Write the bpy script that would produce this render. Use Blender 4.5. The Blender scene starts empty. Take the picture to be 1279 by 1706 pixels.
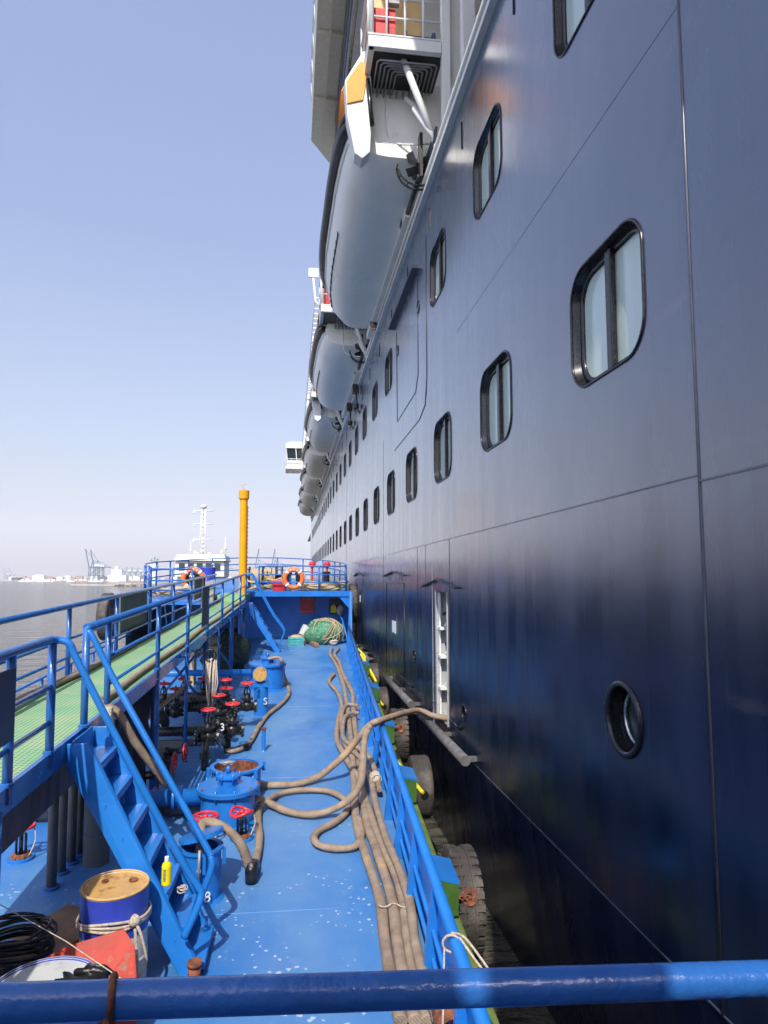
import bpy, math, random
from mathutils import Vector, Matrix, Quaternion
random.seed(7)
R_ = math.radians
sc = bpy.context.scene
COL = sc.collection
# ---------------------------------------------------------------- camera
CAMZ = 4.7
YAW = 7.616; PITCH = 5.563
cam = bpy.data.cameras.new("camera"); camo = bpy.data.objects.new("camera", cam); COL.objects.link(camo)
cam.sensor_fit = 'HORIZONTAL'; cam.sensor_width = 36; cam.lens = 36*1150/1279
cam.clip_start = .05; cam.clip_end = 30000
camo.location = (0, 0, CAMZ); camo.rotation_euler = (R_(90+PITCH), 0, R_(-YAW))
sc.camera = camo
# ---------------------------------------------------------------- sky, sun, exposure
SUN_EL = 46; TRAVEL = Vector((.24, .97, 0)).normalized()      # horizontal direction the light travels
w = bpy.data.worlds.new("World"); sc.world = w; w.use_nodes = True
nt = w.node_tree; nt.nodes.clear()
sky = nt.nodes.new('ShaderNodeTexSky'); sky.sky_type = 'NISHITA'; sky.sun_disc = False
sky.sun_elevation = R_(SUN_EL); tosun = -TRAVEL
sky.sun_rotation = math.atan2(tosun.x, tosun.y)
sky.air_density = 1.0; sky.dust_density = 3.2; sky.ozone_density = 2.2; sky.altitude = 0
bg = nt.nodes.new('ShaderNodeBackground'); bg.inputs['Strength'].default_value = .15
ow = nt.nodes.new('ShaderNodeOutputWorld')
# high haze: a pale veil, warmer and denser towards the horizon, brighter on the sun's side
tcw = nt.nodes.new('ShaderNodeTexCoord'); sepw = nt.nodes.new('ShaderNodeSeparateXYZ'); nt.links.new(tcw.outputs['Generated'], sepw.inputs[0])
rmp = nt.nodes.new('ShaderNodeValToRGB'); nt.links.new(sepw.outputs[2], rmp.inputs[0]); e_ = rmp.color_ramp.elements
e_[0].position = 0; e_[0].color = (.84, .76, .79, 1); e_[1].position = 1; e_[1].color = (.42, .5, .9, 1)
for p_, c_ in ((.1, (.8, .77, .83, 1)), (.22, (.66, .74, .96, 1)), (.45, (.47, .57, .95, 1))):
    q_ = e_.new(p_); q_.color = c_
nzw = nt.nodes.new('ShaderNodeTexNoise'); nzw.inputs['Scale'].default_value = 1.6; nzw.inputs['Detail'].default_value = 5; mpw = nt.nodes.new('ShaderNodeMapping'); mpw.inputs['Scale'].default_value = (1, 1, 3.5)
nt.links.new(tcw.outputs['Generated'], mpw.inputs[0]); nt.links.new(mpw.outputs[0], nzw.inputs[0])
dtw = nt.nodes.new('ShaderNodeVectorMath'); dtw.operation = 'DOT_PRODUCT'; dtw.inputs[1].default_value = (tosun.x, tosun.y, .2); nt.links.new(tcw.outputs['Generated'], dtw.inputs[0])
mrw = nt.nodes.new('ShaderNodeMapRange'); mrw.inputs[1].default_value = -.35; mrw.inputs[2].default_value = 1; mrw.inputs[3].default_value = 2.75; mrw.inputs[4].default_value = 8.5; nt.links.new(dtw.outputs['Value'], mrw.inputs[0])
mn = nt.nodes.new('ShaderNodeMath'); mn.operation = 'MULTIPLY_ADD'; mn.inputs[1].default_value = .25; nt.links.new(nzw.outputs[0], mn.inputs[0]); nt.links.new(mrw.outputs[0], mn.inputs[2])
vs_ = nt.nodes.new('ShaderNodeVectorMath'); vs_.operation = 'SCALE'; nt.links.new(rmp.outputs[0], vs_.inputs[0]); nt.links.new(mn.outputs[0], vs_.inputs['Scale'])
ad = nt.nodes.new('ShaderNodeMix'); ad.data_type = 'RGBA'; ad.inputs[0].default_value = .68
nt.links.new(sky.outputs[0], ad.inputs[6]); nt.links.new(vs_.outputs[0], ad.inputs[7]); nt.links.new(ad.outputs[2], bg.inputs[0]); nt.links.new(bg.outputs[0], ow.inputs[0])
sun = bpy.data.lights.new("sun", 'SUN'); suno = bpy.data.objects.new("sun", sun); COL.objects.link(suno)
sun.energy = 2.8; sun.angle = R_(.5); sun.color = (1, .95, .87)
d_ = TRAVEL*math.cos(R_(SUN_EL)) + Vector((0, 0, -math.sin(R_(SUN_EL))))
suno.rotation_euler = d_.to_track_quat('-Z', 'Y').to_euler()
sc.view_settings.view_transform = 'Standard'; sc.view_settings.look = 'None'
sc.view_settings.exposure = .85; sc.view_settings.gamma = 1
sc.cycles.max_bounces = 8; sc.cycles.volume_bounces = 1
try: sc.cycles.volume_step_rate = 4
except Exception: pass

# ---------------------------------------------------------------- frames
ID = Matrix.Identity(4)
bf = Vector((.01921413, .99922589, .03432833)); br = bf.cross(Vector((0, 0, 1))).normalized(); bu = br.cross(bf)
H = 3.4
org = Vector((0, 0, CAMZ)) - bu*H
MB_ = Matrix((( br.x, bf.x, bu.x, org.x), (br.y, bf.y, bu.y, org.y), (br.z, bf.z, bu.z, org.z), (0, 0, 0, 1)))
BI = MB_.inverted()
SHIP = Matrix.Translation((0, 0, CAMZ))
CR = camo.rotation_euler.to_matrix()
def ray(px, py): return CR @ Vector((px-639.5, 853-py, -1150))
def P(px, py, z):                    # photo sight line met with the horizontal plane z of the barge
    r = BI.to_3x3() @ ray(px, py); t = (z-H)/r.z
    return Vector((r.x*t, r.y*t, z))
def PY(px, py, y):                   # the same, met with a cross-section y of the barge
    r = BI.to_3x3() @ ray(px, py); t = y/r.y
    return Vector((r.x*t, y, H+r.z*t))
# ---------------------------------------------------------------- materials
MATS = {}
def nodes(name):
    m = bpy.data.materials.new(name); m.use_nodes = True
    n = m.node_tree.nodes; b = n['Principled BSDF']; return m, n, m.node_tree.links, b
def mat(name, col, rough=.5, metal=0, var=.12, scale=6, bump=.0, bscale=30, stretch=(1, 1, 1), col2=None, mixlo=.45, mixhi=.65, m2scale=4, spec=.5, ior=None, rvar=.08, chips=None, coat=0):
    m, n, l, b = nodes(name)
    tc = n.new('ShaderNodeTexCoord'); mp = n.new('ShaderNodeMapping'); mp.inputs['Scale'].default_value = stretch
    l.new(tc.outputs['Object'], mp.inputs[0])
    nz = n.new('ShaderNodeTexNoise'); nz.inputs['Scale'].default_value = scale; nz.inputs['Detail'].default_value = 5
    l.new(mp.outputs[0], nz.inputs[0])
    mx = n.new('ShaderNodeMix'); mx.data_type = 'RGBA'
    mx.inputs[6].default_value = (*[c*(1-var) for c in col], 1); mx.inputs[7].default_value = (*[min(1, c*(1+var)) for c in col], 1)
    mr = n.new('ShaderNodeMapRange'); mr.inputs[1].default_value = .3; mr.inputs[2].default_value = .7
    l.new(nz.outputs[0], mr.inputs[0]); l.new(mr.outputs[0], mx.inputs[0])
    out = mx.outputs[2]
    if col2:
        n2 = n.new('ShaderNodeTexNoise'); n2.inputs['Scale'].default_value = m2scale; n2.inputs['Detail'].default_value = 8; n2.inputs['Roughness'].default_value = .65
        l.new(mp.outputs[0], n2.inputs[0])
        r2 = n.new('ShaderNodeMapRange'); r2.inputs[1].default_value = mixlo; r2.inputs[2].default_value = mixhi
        l.new(n2.outputs[0], r2.inputs[0])
        m2 = n.new('ShaderNodeMix'); m2.data_type = 'RGBA'; l.new(r2.outputs[0], m2.inputs[0]); l.new(out, m2.inputs[6]); m2.inputs[7].default_value = (*col2, 1)
        out = m2.outputs[2]
    if chips:                        # small flakes where the paint has come off, gathered in patches
        ccol, cs, lo = chips
        vo = n.new('ShaderNodeTexVoronoi'); vo.inputs['Scale'].default_value = cs
        l.new(tc.outputs['Object'], vo.inputs[0])
        nn = n.new('ShaderNodeTexNoise'); nn.inputs['Scale'].default_value = cs*1.7; nn.inputs['Detail'].default_value = 3; l.new(tc.outputs['Object'], nn.inputs[0])
        ad = n.new('ShaderNodeMath'); ad.operation = 'MULTIPLY_ADD'; ad.inputs[1].default_value = .9; l.new(nn.outputs[0], ad.inputs[0]); l.new(vo.outputs['Distance'], ad.inputs[2])
        lt = n.new('ShaderNodeMath'); lt.operation = 'LESS_THAN'; l.new(ad.outputs[0], lt.inputs[0])
        np_ = n.new('ShaderNodeTexNoise'); np_.inputs['Scale'].default_value = .8; np_.inputs['Detail'].default_value = 2; l.new(tc.outputs['Object'], np_.inputs[0])
        rp = n.new('ShaderNodeMapRange'); rp.inputs[1].default_value = .35; rp.inputs[2].default_value = .7; rp.inputs[3].default_value = lo-.12; rp.inputs[4].default_value = lo+.05
        l.new(np_.outputs[0], rp.inputs[0]); l.new(rp.outputs[0], lt.inputs[1])
        m3 = n.new('ShaderNodeMix'); m3.data_type = 'RGBA'; l.new(lt.outputs[0], m3.inputs[0]); l.new(out, m3.inputs[6]); m3.inputs[7].default_value = (*ccol, 1)
        out = m3.outputs[2]
    l.new(out, b.inputs['Base Color'])
    rr = n.new('ShaderNodeMapRange'); rr.inputs[3].default_value = max(.02, rough-rvar); rr.inputs[4].default_value = rough+rvar
    l.new(nz.outputs[0], rr.inputs[0]); l.new(rr.outputs[0], b.inputs['Roughness'])
    b.inputs['Metallic'].default_value = metal
    if ior: b.inputs['IOR'].default_value = ior
    b.inputs['Coat Weight'].default_value = coat
    if bump:
        nb = n.new('ShaderNodeTexNoise'); nb.inputs['Scale'].default_value = bscale; nb.inputs['Detail'].default_value = 4; l.new(mp.outputs[0], nb.inputs[0])
        bp = n.new('ShaderNodeBump'); bp.inputs['Strength'].default_value = bump; bp.inputs['Distance'].default_value = .02
        l.new(nb.outputs[0], bp.inputs['Height']); l.new(bp.outputs[0], b.inputs['Normal'])
    MATS[name] = m; return m
BLUE = (.016, .175, .56)
mat('blue_paint', BLUE, .32, var=.12, scale=3, bump=.15, bscale=25, chips=((.5, .62, .8), 16, .30), coat=.15)
mat('blue_old', (.018, .12, .42), .42, var=.2, scale=4, bump=.25, bscale=30, col2=(.05, .13, .3), mixlo=.5, mixhi=.8)
mat('blue_rail', (.024, .125, .4), .25, var=.15, scale=7, bump=.2, bscale=40, coat=.2)
mat('hatch_blue', (.015, .17, .55), .3, var=.15, scale=6, bump=.2, bscale=30, chips=((.12, .07, .05), 22, .22))
mat('white', (.74, .74, .70), .4, var=.05, scale=3, bump=.05, bscale=15, col2=(.6, .58, .5), mixlo=.6, mixhi=.9, stretch=(1, 1, .3))
mat('boat_white', (.93, .91, .84), .4, var=.03, scale=1.5, bump=.04, bscale=6, col2=(.74, .72, .64), mixlo=.5, mixhi=.85, m2scale=1.2, stretch=(1, .5, 1))
mat('cream', (.66, .62, .5), .5, var=.08)
mat('door_liner', (.4, .41, .4), .4, var=.15, scale=4, col2=(.2, .19, .17), mixlo=.55, mixhi=.7)
mat('orange', (.85, .32, .02), .45, var=.1, scale=5)
mat('yellow', (.8, .36, .0), .35, var=.08, scale=3)
mat('red', (.62, .03, .04), .4, var=.25, scale=12, col2=(.3, .02, .03), mixlo=.5, mixhi=.8)
mat('wheel_red', (.68, .035, .05), .3, var=.15, scale=20, bump=.1)
mat('buoy', (.85, .17, .04), .5, var=.1)
mat('black', (.012, .012, .013), .3, var=.3, scale=10, bump=.3, bscale=60)
mat('black_pipe', (.016, .015, .016), .28, var=.4, scale=12, bump=.3, bscale=40, col2=(.07, .04, .03), mixlo=.62, mixhi=.8)
mat('rubber', (.05, .043, .038), .75, var=.3, scale=7, bump=.5, bscale=40, col2=(.17, .14, .12), mixlo=.45, mixhi=.75, m2scale=3)
mat('rope', (.55, .42, .25), .9, var=.25, scale=40, bump=.8, bscale=120)
mat('rope_white', (.62, .53, .42), .9, var=.2, scale=40, bump=.8, bscale=120)
mat('rust', (.28, .09, .035), .8, var=.4, scale=18, bump=.6, bscale=50, col2=(.1, .04, .025), mixlo=.45, mixhi=.6, m2scale=14)
mat('rust_lid', (.62, .36, .11), .5, var=.3, scale=5, bump=.2, col2=(.2, .07, .03), mixlo=.5, mixhi=.62, m2scale=5)
mat('drum_blue', (.035, .06, .42), .35, var=.25, scale=5, bump=.1, col2=(.2, .1, .07), mixlo=.64, mixhi=.72, m2scale=6)
mat('drum_white', (.68, .62, .48), .45, var=.12, scale=5, col2=(.3, .16, .08), mixlo=.62, mixhi=.75, m2scale=5)
mat('lid_white', (.52, .53, .5), .45, var=.12, scale=4, col2=(.25, .2, .17), mixlo=.58, mixhi=.75, m2scale=6)
mat('tarp_red', (.42, .03, .012), .6, var=.25, scale=4, bump=.6, bscale=9, col2=(.26, .17, .12), mixlo=.6, mixhi=.66, m2scale=5)
mat('net_green', (.06, .22, .12), .8, var=.5, scale=14, bump=.8, bscale=30, col2=(.3, .34, .22), mixlo=.55, mixhi=.62, m2scale=9)
mat('net_dark', (.02, .04, .035), .9, var=.6, scale=16, bump=1, bscale=30, col2=(.08, .09, .06), mixlo=.55, mixhi=.7, m2scale=8)
mat('canvas_dark', (.035, .035, .04), .85, var=.4, scale=5, bump=.6, bscale=8, stretch=(1, 1, .4))
mat('grey_metal', (.3, .31, .32), .45, metal=.2, var=.2)
mat('steel', (.55, .55, .55), .25, metal=.9, var=.2, scale=20)
mat('pipe_grey', (.13, .125, .12), .6, var=.3, scale=6, bump=.4, stretch=(1, 1, .4), col2=(.05, .04, .04), mixlo=.5, mixhi=.7)
mat('board_dark', (.04, .05, .08), .4, var=.3, scale=3)
mat('board_grey', (.12, .13, .13), .6, var=.25, scale=3, stretch=(1, 3, .4))
mat('strake', (.13, .19, .045), .6, var=.3, scale=4, bump=.4, bscale=20, col2=(.28, .2, .12), mixlo=.55, mixhi=.75, m2scale=4)
mat('strake_green', (.05, .12, .025), .4, var=.25, scale=6, chips=((.5, .25, .15), 14, .25))
mat('barge_side', (.02, .03, .05), .5, var=.4, scale=2)
mat('teal', (.08, .42, .42), .5, var=.25, scale=10)
mat('wood', (.3, .17, .1), .7, var=.3, scale=6, stretch=(1, 1, 6))
mat('bottle_yellow', (.85, .72, .0), .25, var=.05)
mat('skin', (.5, .3, .2), .6, var=.05); mat('hair', (.02, .015, .012), .7); mat('shirt', (.03, .03, .05), .8); mat('trousers', (.05, .05, .06), .8)
mat('teal_dark', (.035, .05, .055), .3, var=.3)
mat('yellow_rope', (.7, .62, .03), .7, var=.2, scale=30, bump=.4)
mat('marking', (.8, .8, .78), .5, var=.04); mat('marking_blue', (.01, .05, .2), .5); mat('marking_pink', (.62, .3, .3), .6)
mat('crane', (.07, .14, .18), .6, var=.1); mat('far_white', (.7, .7, .7), .6); mat('far_rust', (.45, .25, .18), .8)
mat('rock', (.36, .3, .23), .9, var=.35, scale=.4, bump=.6, bscale=1)
mat('sand', (.4, .36, .3), .9, var=.2, scale=.1)
mat('glass_dark', (.02, .03, .035), .06, var=.2, ior=1.6)
# ship paint: glossy navy with rain streaks
def hull_mat():
    m, n, l, b = nodes('ship_navy')
    tc = n.new('ShaderNodeTexCoord')
    def noise(sc_, st, det=4):
        mp = n.new('ShaderNodeMapping'); mp.inputs['Scale'].default_value = st; l.new(tc.outputs['Object'], mp.inputs[0])
        z = n.new('ShaderNodeTexNoise'); z.inputs['Scale'].default_value = sc_; z.inputs['Detail'].default_value = det; l.new(mp.outputs[0], z.inputs[0]); return z
    s1 = noise(2.2, (1, 1, .06), 6); s2 = noise(.6, (1, 1, .7), 3)
    mx = n.new('ShaderNodeMix'); mx.data_type = 'RGBA'; mx.inputs[6].default_value = (.003, .008, .03, 1); mx.inputs[7].default_value = (.010, .018, .05, 1)
    mr = n.new('ShaderNodeMapRange'); mr.inputs[1].default_value = .35; mr.inputs[2].default_value = .75; l.new(s1.outputs[0], mr.inputs[0]); l.new(mr.outputs[0], mx.inputs[0])
    l.new(mx.outputs[2], b.inputs['Base Color'])
    rr = n.new('ShaderNodeMapRange'); rr.inputs[1].default_value = .3; rr.inputs[2].default_value = .7; rr.inputs[3].default_value = .2; rr.inputs[4].default_value = .36; l.new(s1.outputs[0], rr.inputs[0]); l.new(rr.outputs[0], b.inputs['Roughness'])
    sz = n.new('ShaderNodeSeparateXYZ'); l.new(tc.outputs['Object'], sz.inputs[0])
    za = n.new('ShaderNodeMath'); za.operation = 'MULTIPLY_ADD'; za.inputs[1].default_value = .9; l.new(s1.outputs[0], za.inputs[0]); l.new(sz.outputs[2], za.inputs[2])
    zr = n.new('ShaderNodeMapRange'); zr.inputs[1].default_value = .1; zr.inputs[2].default_value = 1.1; l.new(za.outputs[0], zr.inputs[0])  # upper hull paler and more reflective: sky reflection painted in by height
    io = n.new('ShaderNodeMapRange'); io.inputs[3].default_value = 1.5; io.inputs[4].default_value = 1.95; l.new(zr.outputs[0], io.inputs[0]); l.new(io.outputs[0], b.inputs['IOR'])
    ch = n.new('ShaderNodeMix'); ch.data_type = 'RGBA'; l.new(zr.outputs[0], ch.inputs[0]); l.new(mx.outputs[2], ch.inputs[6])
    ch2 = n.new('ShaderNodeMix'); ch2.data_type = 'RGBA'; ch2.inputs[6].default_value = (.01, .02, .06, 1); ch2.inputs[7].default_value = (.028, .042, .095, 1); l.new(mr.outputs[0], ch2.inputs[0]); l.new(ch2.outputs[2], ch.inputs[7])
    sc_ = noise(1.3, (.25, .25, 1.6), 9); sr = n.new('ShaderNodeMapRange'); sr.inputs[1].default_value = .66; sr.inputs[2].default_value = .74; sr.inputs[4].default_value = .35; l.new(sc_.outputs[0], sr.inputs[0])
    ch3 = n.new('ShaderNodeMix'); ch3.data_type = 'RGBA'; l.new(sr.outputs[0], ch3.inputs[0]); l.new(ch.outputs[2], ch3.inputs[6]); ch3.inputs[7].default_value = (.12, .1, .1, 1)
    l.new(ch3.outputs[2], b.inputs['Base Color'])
    add = n.new('ShaderNodeMath'); add.operation = 'MULTIPLY_ADD'; add.inputs[1].default_value = 12; s3 = noise(1.1, (1, 1, .12), 1); l.new(s2.outputs[0], add.inputs[0]); l.new(s3.outputs[0], add.inputs[2])
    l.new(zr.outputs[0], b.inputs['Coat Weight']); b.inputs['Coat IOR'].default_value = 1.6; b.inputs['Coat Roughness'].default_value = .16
    bp = n.new('ShaderNodeBump'); bp.inputs['Strength'].default_value = .4; bp.inputs['Distance'].default_value = .012
    l.new(add.outputs[0], bp.inputs['Height']); l.new(bp.outputs[0], b.inputs['Normal'])
    MATS['ship_navy'] = m
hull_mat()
mat('frame_black', (.012, .012, .014), .25, var=.5, scale=30, col2=(.06, .045, .04), mixlo=.62, mixhi=.72, m2scale=20)
mat('curtain', (.52, .62, .56), .12, var=.08, scale=1.2, stretch=(1, 3, .3), ior=2.0)
mat('seam', (.07, .08, .11), .3, var=.2); mat('seam_dark', (.006, .008, .015), .4)
# deck paint: worn blue, faded streaks, speckle of chips
def deck_mat():
    m, n, l, b = nodes('deck_paint')
    tc = n.new('ShaderNodeTexCoord')
    def noise(s, det, st=(1, 1, 1), ro=.5):
        mp = n.new('ShaderNodeMapping'); mp.inputs['Scale'].default_value = st; l.new(tc.outputs['Object'], mp.inputs[0])
        z = n.new('ShaderNodeTexNoise'); z.inputs['Scale'].default_value = s; z.inputs['Detail'].default_value = det; z.inputs['Roughness'].default_value = ro; l.new(mp.outputs[0], z.inputs[0]); return z.outputs[0]
    def rng(x, a, b_, c=0, d=1):
        r = n.new('ShaderNodeMapRange'); r.inputs[1].default_value = a; r.inputs[2].default_value = b_; r.inputs[3].default_value = c; r.inputs[4].default_value = d; l.new(x, r.inputs[0]); return r.outputs[0]
    def mix(f, a, c):
        x = n.new('ShaderNodeMix'); x.data_type = 'RGBA'
        l.new(f, x.inputs[0])
        if isinstance(a, tuple): x.inputs[6].default_value = (*a, 1)
        else: l.new(a, x.inputs[6])
        x.inputs[7].default_value = (*c, 1); return x.outputs[2]
    big = noise(.7, 6, (1, .6, 1), .6)
    c = mix(rng(big, .38, .66), (.03, .165, .46), (.11, .26, .48))
    c = mix(rng(noise(5, 8, (1, .5, 1), .7), .58, .74, 0, .55), c, (.24, .36, .5))
    c = mix(rng(noise(.5, 5, (1, 1, 1), .6), .6, .72, 0, .6), c, (.03, .13, .36))
    sl = n.new('ShaderNodeSeparateXYZ'); l.new(tc.outputs['Object'], sl.inputs[0])
    la = n.new('ShaderNodeMath'); la.operation = 'SUBTRACT'; la.inputs[1].default_value = 2.45; l.new(sl.outputs[0], la.inputs[0])
    lb = n.new('ShaderNodeMath'); lb.operation = 'ABSOLUTE'; l.new(la.outputs[0], lb.inputs[0])
    lc = n.new('ShaderNodeMath'); lc.operation = 'MULTIPLY_ADD'; lc.inputs[1].default_value = 1.2; l.new(noise(1.7, 6, (1, .35, 1), .65), lc.inputs[0]); l.new(rng(lb.outputs[0], .15, .95, .5, -.35), lc.inputs[2])
    c = mix(rng(lc.outputs[0], .55, 1.15, 0, .28), c, (.18, .29, .46))           # paint rubbed thin where people walk
    c = mix(rng(noise(2.6, 9, (1, 1, 1), .75), .655, .69, 0, .55), c, (.06, .085, .16))      # grime and oil marks
    c = mix(rng(noise(7, 9, (1, 1, 1), .8), .70, .74, 0, .7), c, (.2, .12, .1))
    # flakes
    vo = n.new('ShaderNodeTexVoronoi'); vo.inputs['Scale'].default_value = 11; l.new(tc.outputs['Object'], vo.inputs[0])
    nn = noise(19, 6, (1, 1, 1), .75)
    ad = n.new('ShaderNodeMath'); ad.operation = 'MULTIPLY_ADD'; ad.inputs[1].default_value = 1.0; l.new(nn, ad.inputs[0]); l.new(vo.outputs['Distance'], ad.inputs[2])
    lt = n.new('ShaderNodeMath'); lt.operation = 'LESS_THAN'; l.new(ad.outputs[0], lt.inputs[0])
    sx = n.new('ShaderNodeSeparateXYZ'); l.new(tc.outputs['Object'], sx.inputs[0])
    near = rng(sx.outputs[1], -9.5, -3, .16, -.08)
    a2 = n.new('ShaderNodeMath'); a2.operation = 'ADD'; l.new(near, a2.inputs[0]); l.new(rng(noise(1.1, 3), .3, .7, .36, .62), a2.inputs[1]); l.new(a2.outputs[0], lt.inputs[1])
    fl = n.new('ShaderNodeMath'); fl.operation = 'MULTIPLY'; fl.inputs[1].default_value = .8; l.new(lt.outputs[0], fl.inputs[0])
    c = mix(fl.outputs[0], c, (.46, .54, .66))
    l.new(c, b.inputs['Base Color']); l.new(rng(noise(4, 4), .3, .7, .4, .62), b.inputs['Roughness'])
    bp = n.new('ShaderNodeBump'); bp.inputs['Strength'].default_value = .3; bp.inputs['Distance'].default_value = .01
    l.new(noise(9, 6), bp.inputs['Height']); l.new(bp.outputs[0], b.inputs['Normal'])
    MATS['deck_paint'] = m
deck_mat()
def grate_mat():
    m, n, l, b = nodes('grating_green')
    tc = n.new('ShaderNodeTexCoord'); sx = n.new('ShaderNodeSeparateXYZ'); l.new(tc.outputs['Object'], sx.inputs[0])
    def cell(o):
        a = n.new('ShaderNodeMath'); a.operation = 'MULTIPLY'; a.inputs[1].default_value = 1/.045; l.new(sx.outputs[o], a.inputs[0])
        f = n.new('ShaderNodeMath'); f.operation = 'FRACT'; l.new(a.outputs[0], f.inputs[0])
        g = n.new('ShaderNodeMath'); g.operation = 'GREATER_THAN'; g.inputs[1].default_value = .55; l.new(f.outputs[0], g.inputs[0]); return g.outputs[0]
    mu = n.new('ShaderNodeMath'); mu.operation = 'MULTIPLY'; l.new(cell(0), mu.inputs[0]); l.new(cell(1), mu.inputs[1])
    nz = n.new('ShaderNodeTexNoise'); nz.inputs['Scale'].default_value = 2.5; nz.inputs['Detail'].default_value = 6; l.new(tc.outputs['Object'], nz.inputs[0])
    r = n.new('ShaderNodeMapRange'); r.inputs[1].default_value = .35; r.inputs[2].default_value = .7; l.new(nz.outputs[0], r.inputs[0])
    a = n.new('ShaderNodeMix'); a.data_type = 'RGBA'; a.inputs[6].default_value = (.2, .45, .21, 1); a.inputs[7].default_value = (.38, .48, .24, 1); l.new(r.outputs[0], a.inputs[0])
    c = n.new('ShaderNodeMix'); c.data_type = 'RGBA'; l.new(mu.outputs[0], c.inputs[0]); l.new(a.outputs[2], c.inputs[6]); c.inputs[7].default_value = (.05, .14, .09, 1)
    l.new(c.outputs[2], b.inputs['Base Color']); b.inputs['Roughness'].default_value = .6
    bp = n.new('ShaderNodeBump'); bp.invert = True; bp.inputs['Strength'].default_value = .6; bp.inputs['Distance'].default_value = .02; l.new(mu.outputs[0], bp.inputs['Height']); l.new(bp.outputs[0], b.inputs['Normal'])
    MATS['grating_green'] = m
grate_mat()
def hose_mat():
    m, n, l, b = nodes('hose_canvas')
    tc = n.new('ShaderNodeTexCoord')
    def noise(s, det, ro=.5):
        z = n.new('ShaderNodeTexNoise'); z.inputs['Scale'].default_value = s; z.inputs['Detail'].default_value = det; z.inputs['Roughness'].default_value = ro; l.new(tc.outputs['Object'], z.inputs[0]); return z.outputs[0]
    def rng(x, a, b_, c=0, d=1):
        r = n.new('ShaderNodeMapRange'); r.inputs[1].default_value = a; r.inputs[2].default_value = b_; r.inputs[3].default_value = c; r.inputs[4].default_value = d; l.new(x, r.inputs[0]); return r.outputs[0]
    a = n.new('ShaderNodeMix'); a.data_type = 'RGBA'; a.inputs[6].default_value = (.19, .135, .09, 1); a.inputs[7].default_value = (.42, .315, .22, 1); l.new(rng(noise(5, 8, .7), .3, .7), a.inputs[0])
    c = n.new('ShaderNodeMix'); c.data_type = 'RGBA'; l.new(rng(noise(1.6, 5, .6), .62, .7, 0, .8), c.inputs[0]); l.new(a.outputs[2], c.inputs[6]); c.inputs[7].default_value = (.52, .34, .14, 1)
    l.new(c.outputs[2], b.inputs['Base Color']); b.inputs['Roughness'].default_value = .75
    wv = n.new('ShaderNodeTexWave'); wv.bands_direction = 'DIAGONAL'; wv.inputs['Scale'].default_value = 22; wv.inputs['Distortion'].default_value = 2; l.new(tc.outputs['Object'], wv.inputs[0])
    ad = n.new('ShaderNodeMath'); ad.operation = 'ADD'; l.new(wv.outputs[1], ad.inputs[0]); l.new(noise(60, 4), ad.inputs[1])
    bp = n.new('ShaderNodeBump'); bp.inputs['Strength'].default_value = .35; bp.inputs['Distance'].default_value = .01; l.new(ad.outputs[0], bp.inputs['Height']); l.new(bp.outputs[0], b.inputs['Normal'])
    MATS['hose_canvas'] = m
hose_mat()
def water_mat():
    m, n, l, b = nodes('sea_water')
    tc = n.new('ShaderNodeTexCoord')
    mp = n.new('ShaderNodeMapping'); mp.inputs['Scale'].default_value = (.5, 1.2, 1); mp.inputs['Rotation'].default_value = (0, 0, .5); l.new(tc.outputs['Object'], mp.inputs[0])
    z = n.new('ShaderNodeTexNoise'); z.inputs['Scale'].default_value = .55; z.inputs['Detail'].default_value = 8; z.inputs['Roughness'].default_value = .6; l.new(mp.outputs[0], z.inputs[0])
    z2 = n.new('ShaderNodeTexNoise'); z2.inputs['Scale'].default_value = .05; z2.inputs['Detail'].default_value = 3; l.new(mp.outputs[0], z2.inputs[0])
    mx = n.new('ShaderNodeMix'); mx.data_type = 'RGBA'; mx.inputs[6].default_value = (.09, .085, .07, 1); mx.inputs[7].default_value = (.13, .12, .095, 1); l.new(z2.outputs[0], mx.inputs[0]); l.new(mx.outputs[2], b.inputs['Base Color'])
    b.inputs['Roughness'].default_value = .08; b.inputs['IOR'].default_value = 1.33
    bp = n.new('ShaderNodeBump'); bp.inputs['Strength'].default_value = 1; bp.inputs['Distance'].default_value = 3.2; l.new(z.outputs[0], bp.inputs['Height']); l.new(bp.outputs[0], b.inputs['Normal'])
    MATS['sea_water'] = m
water_mat()

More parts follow.
